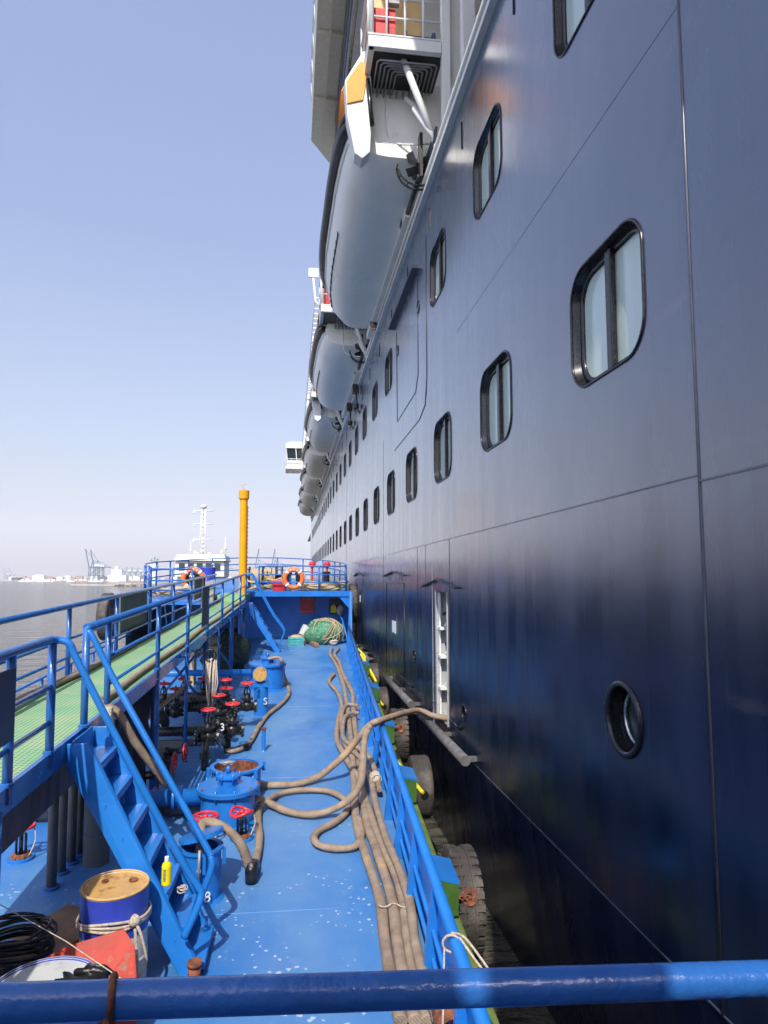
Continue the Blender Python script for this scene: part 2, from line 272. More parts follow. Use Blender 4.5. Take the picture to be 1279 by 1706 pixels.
# ---------------------------------------------------------------- mesh helpers
def perp(d):
    d = d.normalized(); a = Vector((0, 0, 1)) if abs(d.z) < .9 else Vector((1, 0, 0))
    u = d.cross(a).normalized(); return u, d.cross(u).normalized()
def crom(pts, n=6, closed=False):
    pts = [Vector(p) for p in pts]; out = []; N = len(pts)
    rngs = range(N) if closed else range(N-1)
    for i in rngs:
        if closed: p0, p1, p2, p3 = pts[i-1], pts[i], pts[(i+1) % N], pts[(i+2) % N]
        else: p0, p1, p2, p3 = pts[max(i-1, 0)], pts[i], pts[i+1], pts[min(i+2, N-1)]
        for k in range(n):
            t = k/n
            out.append(.5*((2*p1)+(-p0+p2)*t+(2*p0-5*p1+4*p2-p3)*t*t+(-p0+3*p1-3*p2+p3)*t**3))
    if not closed: out.append(pts[-1])
    return out
class MB:
    def __init__(s): s.v = []; s.f = []; s.s = []; s.mi = []; s.cur = 0
    def add(s, vs, fs, smooth=False, M=None):
        o = len(s.v); s.v += [M @ Vector(v) if M else Vector(v) for v in vs]
        for f in fs: s.f.append([i+o for i in f]); s.s.append(smooth); s.mi.append(s.cur)
        return s
    def box(s, a, b, M=None):
        x0, y0, z0 = a; x1, y1, z1 = b
        return s.add([(x0, y0, z0), (x1, y0, z0), (x1, y1, z0), (x0, y1, z0), (x0, y0, z1), (x1, y0, z1), (x1, y1, z1), (x0, y1, z1)],
              [(0, 3, 2, 1), (4, 5, 6, 7), (0, 1, 5, 4), (1, 2, 6, 5), (2, 3, 7, 6), (3, 0, 4, 7)], False, M)
    def cbox(s, c, d, M=None): return s.box([c[i]-d[i]/2 for i in range(3)], [c[i]+d[i]/2 for i in range(3)], M)
    def bar(s, p, q, w, h, up=(0, 0, 1)):
        p = Vector(p); q = Vector(q); d = (q-p).normalized(); u = Vector(up)
        if abs(d.dot(u)) > .98: u = Vector((0, 1, 0))
        r = d.cross(u).normalized(); u = r.cross(d)
        vs = [c+r*w/2*i+u*h/2*j for c in (p, q) for i, j in ((-1, -1), (1, -1), (1, 1), (-1, 1))]
        return s.add(vs, [(0, 1, 2, 3), (7, 6, 5, 4), (0, 4, 5, 1), (1, 5, 6, 2), (2, 6, 7, 3), (3, 7, 4, 0)])
    def tube(s, pts, r, seg=10, closed=False, caps=True):
        pts = [Vector(p) for p in pts]; N = len(pts)
        if N < 2: return s
        rad = r if hasattr(r, '__len__') else [r]*N
        vs = []; 
        def tan(i):
            if closed: return (pts[(i+1) % N]-pts[i-1]).normalized()
            return (pts[min(i+1, N-1)]-pts[max(i-1, 0)]).normalized()
        t0 = tan(0); u, w_ = perp(t0)
        for i in range(N):
            t = tan(i); q = t0.rotation_difference(t); u = q @ u; u = (u-t*u.dot(t)).normalized(); w_ = t.cross(u); t0 = t
            for k in range(seg):
                a = 2*math.pi*k/seg; vs.append(pts[i]+(u*math.cos(a)+w_*math.sin(a))*rad[i])
        fs = []
        for i in range(N if closed else N-1):
            j = (i+1) % N
            for k in range(seg):
                k2 = (k+1) % seg; fs.append((i*seg+k, i*seg+k2, j*seg+k2, j*seg+k))
        s.add(vs, fs, True)
        if caps and not closed:
            o = len(s.v)-len(vs)
            s.f.append([o+k for k in range(seg)][::-1]); s.s.append(False); s.mi.append(s.cur)
            s.f.append([o+(N-1)*seg+k for k in range(seg)]); s.s.append(False); s.mi.append(s.cur)
        return s
    def flat(s, f, path_z):
        return s
    def cyl(s, p, q, r, r2=None, seg=20): return s.tube([p, q], [r, r if r2 is None else r2], seg)
    def lathe(s, prof, c=(0, 0, 0), ax=(0, 0, 1), seg=24, smooth=True, sharp=True):
        ax = Vector(ax).normalized(); u, w_ = perp(ax); c = Vector(c)
        for i in range(len(prof)-1):
            (r0, z0), (r1, z1) = prof[i], prof[i+1]; vs = []
            for r, z in ((r0, z0), (r1, z1)):
                for k in range(seg):
                    a = 2*math.pi*k/seg; vs.append(c+ax*z+(u*math.cos(a)+w_*math.sin(a))*r)
            s.add(vs, [(k, (k+1) % seg, seg+(k+1) % seg, seg+k) for k in range(seg)], smooth)
        return s
    def torus(s, c, R, r, ax=(0, 0, 1), seg=28, sub=8, sx=1):
        u, w_ = perp(Vector(ax)); c = Vector(c)
        return s.tube([c+u*R*math.cos(2*math.pi*k/seg)*sx+w_*R*math.sin(2*math.pi*k/seg) for k in range(seg)], r, sub, closed=True)
    def prism(s, poly, d):
        d = Vector(d); n = len(poly); vs = [Vector(p) for p in poly]+[Vector(p)+d for p in poly]
        return s.add(vs, [tuple(range(n))[::-1], tuple(range(n, 2*n))]+[(i, (i+1) % n, n+(i+1) % n, n+i) for i in range(n)])
    def quad(s, a, b, c, d): return s.add([a, b, c, d], [(0, 1, 2, 3)])
    def blob(s, c, rad, nu=18, nv=12, amp=.15, seed=0, squash=1, zmin=None):
        rr = random.Random(seed); ph = [(rr.uniform(0, 6.3), rr.uniform(1, 5), rr.uniform(1, 5), rr.uniform(.3, 1)) for _ in range(7)]
        vs = []
        for j in range(nv+1):
            th = math.pi*j/nv
            for i in range(nu):
                a = 2*math.pi*i/nu; d = Vector((math.sin(th)*math.cos(a), math.sin(th)*math.sin(a), math.cos(th)))
                k = 1+amp*sum(w_*math.sin(f*d.x*2+g*d.y*2+p+d.z*f) for p, f, g, w_ in ph)/2.5
                p_ = Vector((c[0]+rad[0]*d.x*k, c[1]+rad[1]*d.y*k, c[2]+rad[2]*d.z*k))
                if zmin is not None: p_.z = max(p_.z, zmin)
                vs.append(p_)
        return s.add(vs, [(j*nu+i, j*nu+(i+1) % nu, (j+1)*nu+(i+1) % nu, (j+1)*nu+i) for j in range(nv) for i in range(nu)], True)
    def build(s, name, m, parent=None, fr=None, loc=None, bevel=0):
        """parent = a part: vertices are given in the frame of the top-level thing, stored relative to its origin"""
        me = bpy.data.meshes.new(name); off = Vector(loc) if loc is not None else (Vector(parent['_o']) if parent is not None else Vector((0, 0, 0)))
        me.from_pydata([v-off for v in s.v], [], s.f); me.polygons.foreach_set('use_smooth', s.s)
        ms = m if isinstance(m, (list, tuple)) else [m]
        for x in ms: me.materials.append(MATS[x])
        me.polygons.foreach_set('material_index', s.mi); me.validate(); me.update()
        o = bpy.data.objects.new(name, me); COL.objects.link(o)
        if parent is not None: o.parent = parent; o['_o'] = tuple(off)
        else:
            o['_o'] = tuple(off); o.matrix_world = (fr or ID) @ Matrix.Translation(off)
        if bevel:
            b = o.modifiers.new('bevel', 'BEVEL'); b.width = bevel; b.segments = 2; b.limit_method = 'ANGLE'; b.angle_limit = R_(50)
        return o
def tag(o, label, cat, group=None):
    o['label'] = label; o['category'] = cat
    if group: o['group'] = group
    return o
def thing(name, label, cat, loc, fr=MB_, group=None):
    o = bpy.data.objects.new(name, None); COL.objects.link(o); o.empty_display_size = .2
    o['_o'] = tuple(loc); o.matrix_world = fr @ Matrix.Translation(Vector(loc)); o['_f'] = 0
    return tag(o, label, cat, group)
def copy_tree(o, mw=None, label=None, group=None, parent=None):
    c = o.copy(); COL.objects.link(c)
    if parent is not None: c.parent = parent
    for ch in list(KIDS(o)): copy_tree(ch, parent=c)
    if mw is not None: c.matrix_world = mw
    if label: c['label'] = label
    if group: c['group'] = group
    return c
def KIDS(o): return [x for x in bpy.data.objects if x.parent == o]
def at(fr, loc, rz=0, s=1): return fr @ Matrix.Translation(Vector(loc)) @ Matrix.Rotation(rz, 4, 'Z') @ Matrix.Scale(s, 4)
def struct(o): o['kind'] = 'structure'; return o
def text(mb, body, M, size, ext=.002):
    cu = bpy.data.curves.new('t', 'FONT'); cu.body = body; cu.size = size; cu.extrude = ext; cu.align_x = 'CENTER'; cu.align_y = 'CENTER'
    o = bpy.data.objects.new('t', cu); COL.objects.link(o); dg = bpy.context.evaluated_depsgraph_get(); me = o.evaluated_get(dg).to_mesh()
    mb.add([v.co.copy() for v in me.vertices], [tuple(p.vertices) for p in me.polygons], False, M)
    o.evaluated_get(dg).to_mesh_clear(); bpy.data.objects.remove(o); bpy.data.curves.remove(cu)
# text facing -y (towards the camera)
FACE = Matrix.Rotation(R_(90), 4, 'X')

# ================================================================ SETTING
m = MB(); N = 40
m.quad((-9000, -3000, 0), (9000, -3000, 0), (9000, 14000, 0), (-9000, 14000, 0))
struct(m.build('water', 'sea_water'))

# ================================================================ CRUISE SHIP (z from the camera's height)
ship = thing('cruise_ship', 'huge cruise ship with glossy navy hull and white lifeboat decks, beside the blue barge', 'cruise ship', (0, 0, CAMZ), ID)
ship['_o'] = (0, 0, 0)
def hx(y): return 2.6 if y < 92 else 2.6+(y-92)**2/700
def hp(y, z, dx=0):
    x = hx(y)+dx
    if z < -2.6: x += (-2.6-z)*.12
    return (x, y, z)
WIN_L = [5.37+3.17*k for k in range(27)]; WIN_U = [5.6, 8.76, 12.0]+[18.5+3.15*k for k in range(23)]
WZL, WZU = 2.28, 5.7
def rrect(cy, cz, w_, h, r, n=6):
    out = []
    for sx_, sz, a0 in ((1, 1, 0), (-1, 1, 90), (-1, -1, 180), (1, -1, 270)):
        for k in range(n+1):
            a = R_(a0+90*k/n); out.append((cy+sx_*(w_/2-r)+r*math.cos(a), cz+sz*(h/2-r)+r*math.sin(a)))
    return out
def circ(cy, cz, r, n=28, sq=1): return [(cy+r*math.cos(2*math.pi*k/n), cz+r*sq*math.sin(2*math.pi*k/n)) for k in range(n)]
def cell(mb, y0, y1, z0, z1, hole):
    cy = sum(p[0] for p in hole)/len(hole); cz = sum(p[1] for p in hole)/len(hole)
    corners = [(y1, z1), (y0, z1), (y0, z0), (y1, z0)]
    def outer(p):
        dy, dz = p[0]-cy, p[1]-cz; t = 1e9
        if dy > 1e-9: t = min(t, (y1-cy)/dy)
        if dy < -1e-9: t = min(t, (y0-cy)/dy)
        if dz > 1e-9: t = min(t, (z1-cz)/dz)
        if dz < -1e-9: t = min(t, (z0-cz)/dz)
        return (cy+dy*t, cz+dz*t)
    n = len(hole); O = [outer(p) for p in hole]
    vs = [hp(*p) for p in hole]+[hp(*p) for p in O]; fs = []
    for i in range(n):
        j = (i+1) % n; fs.append([i, j, n+j, n+i])
        for c in corners:             # close the corner of the cell
            a, b = O[i], O[j]
            if abs(a[0]-b[0]) > 1e-6 and abs(a[1]-b[1]) > 1e-6:
                on = (abs(a[0]-c[0]) < 1e-6 or abs(a[1]-c[1]) < 1e-6) and (abs(b[0]-c[0]) < 1e-6 or abs(b[1]-c[1]) < 1e-6)
                if on: vs.append(hp(*c)); fs[-1] = [i, j, n+j, len(vs)-1, n+i]
    mb.add(vs, fs)
hull = MB()
def band(z0, z1, holes, y_start=-14, y_end=150):
    holes = sorted(holes, key=lambda h: h[0]); y = y_start
    def plain(a, b):
        while a < b-1e-6:
            e = min(b, a+12 if a < 90 else a+4); 
            if a < 92 < e: e = 92
            hull.quad(hp(a, z0), hp(e, z0), hp(e, z1), hp(a, z1)); a = e
    for a, b, pts in holes:
        plain(y, a); cell(hull, a, b, z0, z1, pts); y = b
    plain(y, y_end)
SH = lambda pts, z: pts
band(-5.5, -2.6, [])
lowholes = [(4.7, 5.8, circ(5.25, -1.09, .27)), (10.0, 10.7, circ(10.36, -2.0, .12, 16)), (11.2, 12.7, [(12.45, -.22), (11.42, -.22), (11.42, -2.42), (12.45, -2.42)]), (14.3, 14.9, circ(14.61, -1.6, .12, 16)), (31.3, 31.75, [(31.6, .2), (31.4, .2), (31.4, -.9), (31.6, -.9)])]
band(-2.6, .3, lowholes); band(.3, 1.5, [])
band(1.5, 3.1, [(c-.9, c+.9, rrect(c, WZL, 1.34, 1.12, .3)) for c in WIN_L])
band(3.1, 4.9, [])
band(4.9, 6.5, [(c-.9, c+.9, rrect(c, WZU, 1.34, 1.12, .3)) for c in WIN_U])
band(6.5, 7.6, [])
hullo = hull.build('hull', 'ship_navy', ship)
# windows: one is built, the rest are copies
def make_window():
    L = rrect(0, 0, 1.34, 1.12, .3, 8); n = len(L)
    fr_ = MB(); 
    fr_.tube([(-.004, a, b) for a, b in L], .013, 6, closed=True)
    inn = rrect(0, 0, 1.26, 1.04, .27, 8)
    vs = [(0.0, a, b) for a, b in L]+[(.1, a, b) for a, b in inn]
    fr_.add(vs, [(i, (i+1) % n, n+(i+1) % n, n+i) for i in range(n)], True)
    fr_.tube([(.09, a*.97, b*.97) for a, b in inn], .03, 6, closed=True)
    o = fr_.build('window', 'frame_black', ship, loc=(0, 0, 0))
    p = MB(); p.add([(.095, a, b) for a, b in inn], [tuple(range(n))]); p.build('pane', 'curtain', o, loc=(0, 0, 0))
    mu = MB(); mu.box((.035, -.05, -.52), (.09, .04, .52)); mu.box((.03, -.075, -.515), (.06, -.06, .515)); mu.build('mullion', 'frame_black', o, loc=(0, 0, 0), bevel=.006)
    return o
W0 = make_window(); first = True
for zz, rows in ((WZL, WIN_L), (WZU, WIN_U)):
    for c in rows:
        if first: o = W0; first = False
        else: o = copy_tree(W0, parent=ship)
        o.location = (2.6, c, zz)
def porthole(y, z, r):
    k = MB(); k.torus((2.6, y, z), r, .03 if r > .2 else .015, (1, 0, 0), 32, 8)
    k.lathe([(r, 0), (r*.9, .16), (r*.6, .16)], (2.6, y, z), (1, 0, 0), 32)
    o = k.build('porthole', 'frame_black', ship)
    g = MB(); g.lathe([(r*.92, .14), (0, .14)], (2.6, y, z), (1, 0, 0), 32); g.build('pane', 'teal_dark', o)
    if r > .2:
        b = MB(); b.torus((2.72, y, z), r*.78, .018, (1, 0, 0), 32, 8); b.build('clamp_ring', 'steel', o)
porthole(5.25, -1.09, .27); porthole(10.36, -2.0, .12); porthole(14.61, -1.6, .12)
# bunker door: white recess with bent pipes and ledges
k = MB(); k.box((2.58, 11.40, -2.42), (3.5, 11.43, -.22)); k.box((2.62, 12.44, -2.42), (3.5, 12.47, -.22)); k.box((3.5, 11.4, -2.42), (3.53, 12.47, -.22))
k.box((2.62, 11.4, -2.45), (3.5, 12.47, -2.42)); k.box((2.62, 11.4, -.22), (3.5, 12.47, -.19))
dr = k.build('shell_door', 'door_liner', ship); dr['label'] = 'open white lined bunker door in the navy hull'
k = MB()
for z in (-.85, -1.35, -1.9): k.box((2.64, 12.2, z-.05), (3.4, 12.44, z)); k.tube(crom([(2.75, 12.3, z+.02), (2.8, 12.15, z+.1), (2.95, 12.1, z+.1), (3.0, 12.3, z+.02)], 4), .02, 6)
for x in (2.66, 2.98): k.box((x, 12.36, -2.4), (x+.03, 12.43, -.24))
k.build('ledge', 'white', dr)
k = MB(); k.tube(crom([(2.7, 12.2, -.62), (2.85, 12.0, -.5), (3.0, 12.2, -.45)], 5), .035, 8); k.tube(crom([(2.75, 12.25, -1.15), (2.88, 12.1, -1.05), (2.9, 12.3, -1.0)], 5), .025, 8); k.build('handle', 'black', dr)
# rain guards
def guard(ya, yb, z, dip):
    k = MB(); ym = (ya+yb)/2
    for a, b in ((ya, ym), (ym, yb)):
        za = z-dip if a != ym else z; zb = z-dip if b != ym else z
        k.bar((2.56, a, za), (2.56, b, zb), .08, .025)
    k.build('rain_guard', 'seam_dark', ship)
guard(10.6, 13.5, .0, .14); guard(15.6, 19.2, .2, .12); guard(24.8, 28.6, .25, .12)
k = MB()
for c in (16.4, 18.3, 25.8, 27.5): k.lathe([(.07, -.02), (0, -.02)], (2.59, c, .02), (1, 0, 0), 10)
k.build('drain_cover', 'seam_dark', ship)
# weld seams and plate edges
k = MB()
k.tube([(2.6, 4.1, z) for z in (-2.6, 7.4)], .011, 6)
k.bar((2.6, 4.1, .67), (2.6, 95, .67), .012, .012); k.bar((2.6, -10, .63), (2.6, 4.1, .63), .014, .014); k.bar((2.601, 4.1, 3.95), (2.601, 10.6, 3.98), .005, .008)
k.bar((2.6, -5, -2.6), (2.6, 12, -2.6), .012, .012)
k.build('weld_seam', 'seam', ship)
for y, z0, z1 in ((11.25, -2.6, .67), (13.3, -2.6, .67), (14.2, -2.6, .67), (19.6, -2.6, 4), (28.3, -2.6, .67), (24.2, -2.6, .67), (13.1, 3.6, 7.5), (33, -2.6, 7.4), (44, 0, 7.4)): k = MB(); k.box((2.596, y-.008, z0), (2.606, y+.008, z1)); k.build('plate_joint', 'seam_dark', ship)
# tender embarkation door outlines above
def outline(pts, name='door_outline', r=.012, m_='seam_dark'):
    k = MB(); k.tube(pts, r, 6); return k.build(name, m_, ship)
outline([(2.6, 13.05, 6.9), (2.6, 13.05, 4.0), (2.6, 13.25, 3.45), (2.6, 13.9, 3.3), (2.6, 17.4, 3.3)])
outline([(2.6, 14.0, 6.4), (2.6, 14.0, 4.3), (2.6, 14.3, 4.0), (2.6, 16.9, 3.95), (2.6, 17.0, 6.3)])
k = MB(); k.bar((2.54, 13.9, 6.62), (2.54, 17.6, 6.62), .16, .06); k.build('door_canopy', 'seam_dark', ship)
for y, z in ((13.95, 5.75), (16.8, 5.75)):
    k = MB(); k.tube([(2.595, y+.13*math.cos(a), z+.13*math.sin(a)) for a in [R_(20+i*30) for i in range(11)]], .012, 6); k.build('towing_eye', 'seam_dark', ship)
outline([(2.6, 15.9, -2.5), (2.6, 15.9, -.1), (2.6, 18.9, -.1), (2.6, 18.9, -2.5)]); outline([(2.6, 25.2, -2.2), (2.6, 25.2, 0), (2.6, 28.0, 0), (2.6, 28.0, -2.2)])
k = MB()
for y in (17.35, 17.7): k.box((2.592, y-.13, -1.35), (2.599, y+.13, -1.05))
k.box((2.592, 26.1, -.85), (2.599, 26.4, -.6)); k.build('hull_marking', 'marking', ship)
for i in range(24): y = 7.5+i*2.6; k = MB(); k.box((2.585, y-.015, 6.85-(i % 2)*.05), (2.6, y+.015, 7.25)); k.build('scupper_slot', 'seam_dark', ship)
# fender bars low on the hull
for a, b in ((9.6, 12.9), (13.9, 17.9), (22, 25.5)):
    k = MB(); k.tube([(2.42, a, -2.5), (2.42, b, -2.5)], .075, 12)
    for y in (a+.1, (a+b)/2, b-.1): k.box((2.42, y-.04, -2.53), (2.66, y+.04, -2.47))
    k.build('fender_bar', 'pipe_grey', ship)
for a, b in ((10.6, 10.9), (14.8, 16.8)):
    k = MB(); k.tube([(2.6, a, -2.3), (2.5, a, -2.2), (2.5, b, -2.2), (2.6, b, -2.3)], .018, 6); k.build('grab_bar', 'black', ship)
k = MB(); k.box((2.8, 5.9, -3.9), (2.83, 6.3, -3.45)); k.build('draught_plate', 'seam_dark', ship)
# white cap rail and brown timber strip along the hull top
k = MB()
for y0, y1 in ((-14, 92),): k.box((2.5, y0, 7.6), (2.68, y1, 7.7)); k.tube([(2.55, y0, 7.92), (2.55, y1, 7.92)], .05, 8); k.tube([(2.62, y0, 8.12), (2.62, y1, 8.12)], .03, 8)
y = -12
while y < 92: k.box((2.55, y-.03, 7.7), (2.61, y+.03, 8.12)); y += 1.5
k.build('cap_rail', 'white', ship)
y = 11.9
while y < 60: k = MB(); k.box((2.56, y, 8.14), (2.6, y+1.5, 8.42)); k.build('timber_panel', 'canvas_dark', ship); y += 3.4
# promenade, inner wall, deck above, upper walls
k = MB(); k.box((2.68, -14, 6.5), (5.2, 120, 6.6)); k.build('promenade_deck', 'cream', ship)
k = MB(); k.box((5.0, -14, 6.6), (5.2, 110, 12.7))
y = -12
while y < 100: k.box((2.75, y-.1, 6.6), (2.95, y+.1, 12.7)); k.box((2.95, y-.05, 12.1), (5, y+.05, 12.7)); y += 11.3
k.build('inner_wall', 'white', ship)
k = MB(); k.box((2.66, -14, 12.7), (5.2, 110, 12.95)); k.build('boat_deckhead', 'white', ship)
k = MB(); k.box((2.72, -14, 12.95), (3.0, 105, 17.6)); k.build('upper_wall', 'white', ship)
k = MB()
for z in (13.7, 16.1):
    y = -12
    while y < 100: k.box((2.70, y, z), (2.73, y+2.2, z+1.1)); y += 2.9
k.build('upper_window', 'glass_dark', ship)
# overhanging deck, lit panel underside with beams
k = MB(); k.prism([(.55, -14, 17.0), (.55, 25.5, 17.0), (1.4, 27.0, 17.0), (2.72, 27.0, 17.0), (2.72, -14, 17.0)], (0, 0, .25)); k.box((.55, -14, 17.25), (.62, 25.5, 18.4))
for y in (8, 11, 14, 17, 20, 23): k.box((.62, y-.04, 16.86), (2.7, y+.04, 17.0))
for x in (1.0, 1.38): k.box((x-.02, -14, 16.9), (x+.02, 25.4, 17.0))
k.build('overhanging_deck', 'cream', ship)
k = MB(); k.box((1.42, -14, 14.6), (1.5, 24.5, 17.0)); k.build('glazed_screen', 'glass_dark', ship)
k = MB()
for z in (14.6, 15.3, 16.2): k.box((1.38, -14, z), (1.42, 24.5, z+.12))
k.box((1.5, -14, 14.5), (2.7, 24.5, 14.6)); k.build('screen_mullion', 'grey_metal', ship)
k = MB(); k.tube([(.5, -14, 18.6), (.5, 25, 18.6)], .03, 6)
y = -14
while y < 25: k.tube([(.52, y, 17.9), (.5, y, 18.6)], .02, 5); y += 1.2
k.build('upper_railing', 'white', ship)
# far open deck with railing
k = MB(); k.box((1.6, 39, 15.8), (2.72, 90, 16.0)); k.box((2.2, 27, 14.3), (2.7, 90, 14.5)); k.build('open_deck', 'white', ship)
k = MB()
for x, z in ((1.12, 15.9), (1.58, 15.95), (1.58, 16.5), (1.58, 17.0)): k.tube([(x, 38, z), (x, 90, z)], .035, 6)
y = 38
while y < 90: k.bar((1.12, y, 15.9), (1.62, y, 15.9), .07, .07); k.bar((1.58, y, 15.9), (1.58, y, 17.0), .05, .05); y += .8
k.build('deck_railing', 'white', ship)
k = MB(); k.tube([(2.3, 37.8, 14.5), (1.15, 37.8, 15.6), (1.0, 37.8, 17.2)], .07, 6); k.box((.75, 37.7, 17.0), (1.3, 37.9, 17.5)); k.build('light_bracket', 'white', ship)
# bridge wing
k = MB(); k.box((-.9, 87, 13.9), (2.8, 91, 14.2)); k.box((-.7, 87.2, 14.2), (2.7, 91, 15.0)); k.prism([(-.9, 86.8, 16.5), (2.7, 86.8, 16.5), (2.7, 86.8, 17.3), (-.4, 86.8, 17.3), (-.9, 86.8, 17.0)], (0, 4.4, 0)); 
for x in (-.7, .5, 1.7): k.bar((x, 87.2, 14.9), (x-.15, 86.9, 16.6), .1, .1)
bw = k.build('bridge_wing', 'white', ship)
k = MB(); k.prism([(-.62, 87.3, 15.0), (2.6, 87.3, 15.0), (2.6, 87.0, 16.5), (-.75, 87.0, 16.5)], (0, 3.5, 0)); k.build('glazing', 'glass_dark', bw)
k = MB(); k.tube([(-1.0, 86.7, 14.2), (-1.0, 86.7, 15.1), (2.6, 86.7, 15.1)], .04, 6); k.tube([(-1.0, 86.7, 14.65), (2.6, 86.7, 14.65)], .03, 6)
for x in (-.2, .8, 1.8): k.tube([(x, 86.7, 14.2), (x, 86.7, 15.1)], .03, 5)
k.cyl((1.6, 88, 13.3), (1.6, 88, 13.9), .15); k.cyl((-.3, 88, 13.5), (-.3, 88, 13.9), .07); k.build('railing', 'white', bw)
# davit platforms between the boats
PLAT = [11.9+11.35*i for i in range(7)]
def platform(X0=1.3):
    k = MB()
    k.box((X0, 0, 9.9), (2.69, .12, 10.13)); k.box((X0, 1.25, 9.9), (2.69, 1.37, 10.13)); k.box((X0+.002, .12, 9.902), (X0+.12, 1.25, 10.13)); k.box((2.58, .12, 9.902), (2.69, 1.25, 10.13))
    k.box((X0-.01, -.01, 10.13), (2.68, 1.38, 10.17))
    k.box((2.7, .0, 7.7), (2.86, .16, 13)); k.box((2.9, .3, 7.7), (3.3, .9, 13)); k.box((X0, 1.3, 12.6), (2.85, 1.5, 12.9)); k.box((X0, -.05, 12.75), (2.85, .1, 13.0))
    o = k.build('davit_platform', 'white', ship, loc=(0, 0, 0), bevel=.01)
    r = MB()
    for z in (10.55, 10.95, 11.35):
        r.tube([(X0, 1.3, z), (X0, .05, z), (2.7, .05, z)], .022, 6)
    for x in (X0, X0+.35, 2.0, 2.35, 2.7): r.tube([(x, .05, 10.1), (x, .05, 11.37)], .025, 6)
    r.tube([(X0, 1.3, 10.1), (X0, 1.3, 11.37)], .025, 6); r.tube([(X0+.06, .05, 9.9), (X0+.06, .05, 12.9)], .05, 8)
    r.build('railing', 'white', o, loc=(0, 0, 0))
    s_ = MB(); s_.tube([(2.0, .3, 9.95), (2.62, .3, 8.3)], .07, 8); s_.tube(crom([(2.15, .9, 9.6), (2.35, .8, 9.3), (2.6, .5, 8.5), (2.68, .4, 7.8)], 5), .05, 8); s_.tube([(2.25, .5, 9.1), (2.66, .2, 8.2)], .06, 8); s_.tube(crom([(1.75, 1.1, 9.8), (1.78, 1.1, 9.0), (2.0, 1.1, 8.75), (2.6, .8, 8.6)], 5), .02, 6)
    s_.build('strut', 'white', o, loc=(0, 0, 0))
    p = MB()
    for i in range(6):
        q = .08*i; p.tube([(1.5+q, 1.2, 9.8), (1.5+q, .25+q*.8, 9.8), (1.55+q, .2+q*.8, 9.8), (2.6-q, .2+q*.8, 9.8), (2.65-q, .25+q*.8, 9.8), (2.65-q, 1.0, 9.8)], .018, 5)
    for i in range(9): p.box((1.45+i*.13, 1.0, 9.7), (1.48+i*.13, 1.2, 9.84))
    p.build('pipework', 'grey_metal', o, loc=(0, 0, 0))
    d = MB(); d.box((X0+.12, .12, 9.9), (2.74, 1.25, 9.93)); d.build('grating', 'black', o, loc=(0, 0, 0))
    g = MB(); g.box((X0+.08, .3, 10.19), (X0+.55, .9, 10.95)); g.build('winch_box', 'red', o, loc=(0, 0, 0))
    g = MB(); g.box((1.55, 1.28, 10.2), (2.55, 1.36, 12.3)); g.box((1.6, 1.1, 12.2), (2.6, 1.28, 12.55)); g.build('beige_panel', 'beige', o, loc=(0, 0, 0), bevel=.02)
    g = MB(); g.tube(crom([(1.5, .15, 12.9), (1.55, .2, 11.9), (1.9, .3, 11.6), (2.4, .5, 11.7), (2.65, .5, 12.6)], 5), .03, 6); g.tube([(1.75, .25, 13), (1.75, .25, 11.2)], .018, 5); g.tube([(1.85, .25, 13), (1.85, .25, 11.2)], .018, 5); g.box((1.68, .2, 11.0), (1.92, .32, 11.25)); g.build('falls_block', 'grey_metal', o, loc=(0, 0, 0))
    g = MB(); g.cyl((2.1, .9, 10.6), (2.7, .9, 10.6), .28); g.cyl((2.1, .9, 10.6), (2.13, .9, 10.6), .36); g.cyl((2.67, .9, 10.6), (2.7, .9, 10.6), .36); g.box((2.2, .6, 10.19), (2.6, 1.2, 10.4)); g.build('winch', 'marking_blue', o, loc=(0, 0, 0))
    return o
mat('beige', (.72, .5, .22), .5, var=.15, scale=2)
p0 = platform()
for i, y in enumerate(PLAT):
    if i == 1: p1 = platform(.9)
    o = p0 if i == 0 else p1 if i == 1 else copy_tree(p1, parent=ship)
    o.location = (0, y, 0 if i == 0 else -.65)
# lights / cameras at the rail
for y in (26.6, 29.5):
    k = MB(); k.box((2.3, y-.12, 7.3), (2.55, y+.12, 7.65)); k.tube([(2.45, y, 7.3), (2.5, y, 6.7), (2.6, y, 6.5)], .03, 6); k.lathe([(.1, 0), (.12, .15), (0, .15)], (2.45, y, 6.7), (0, 0, 1), 10); k.build('deck_lamp', 'black', ship)

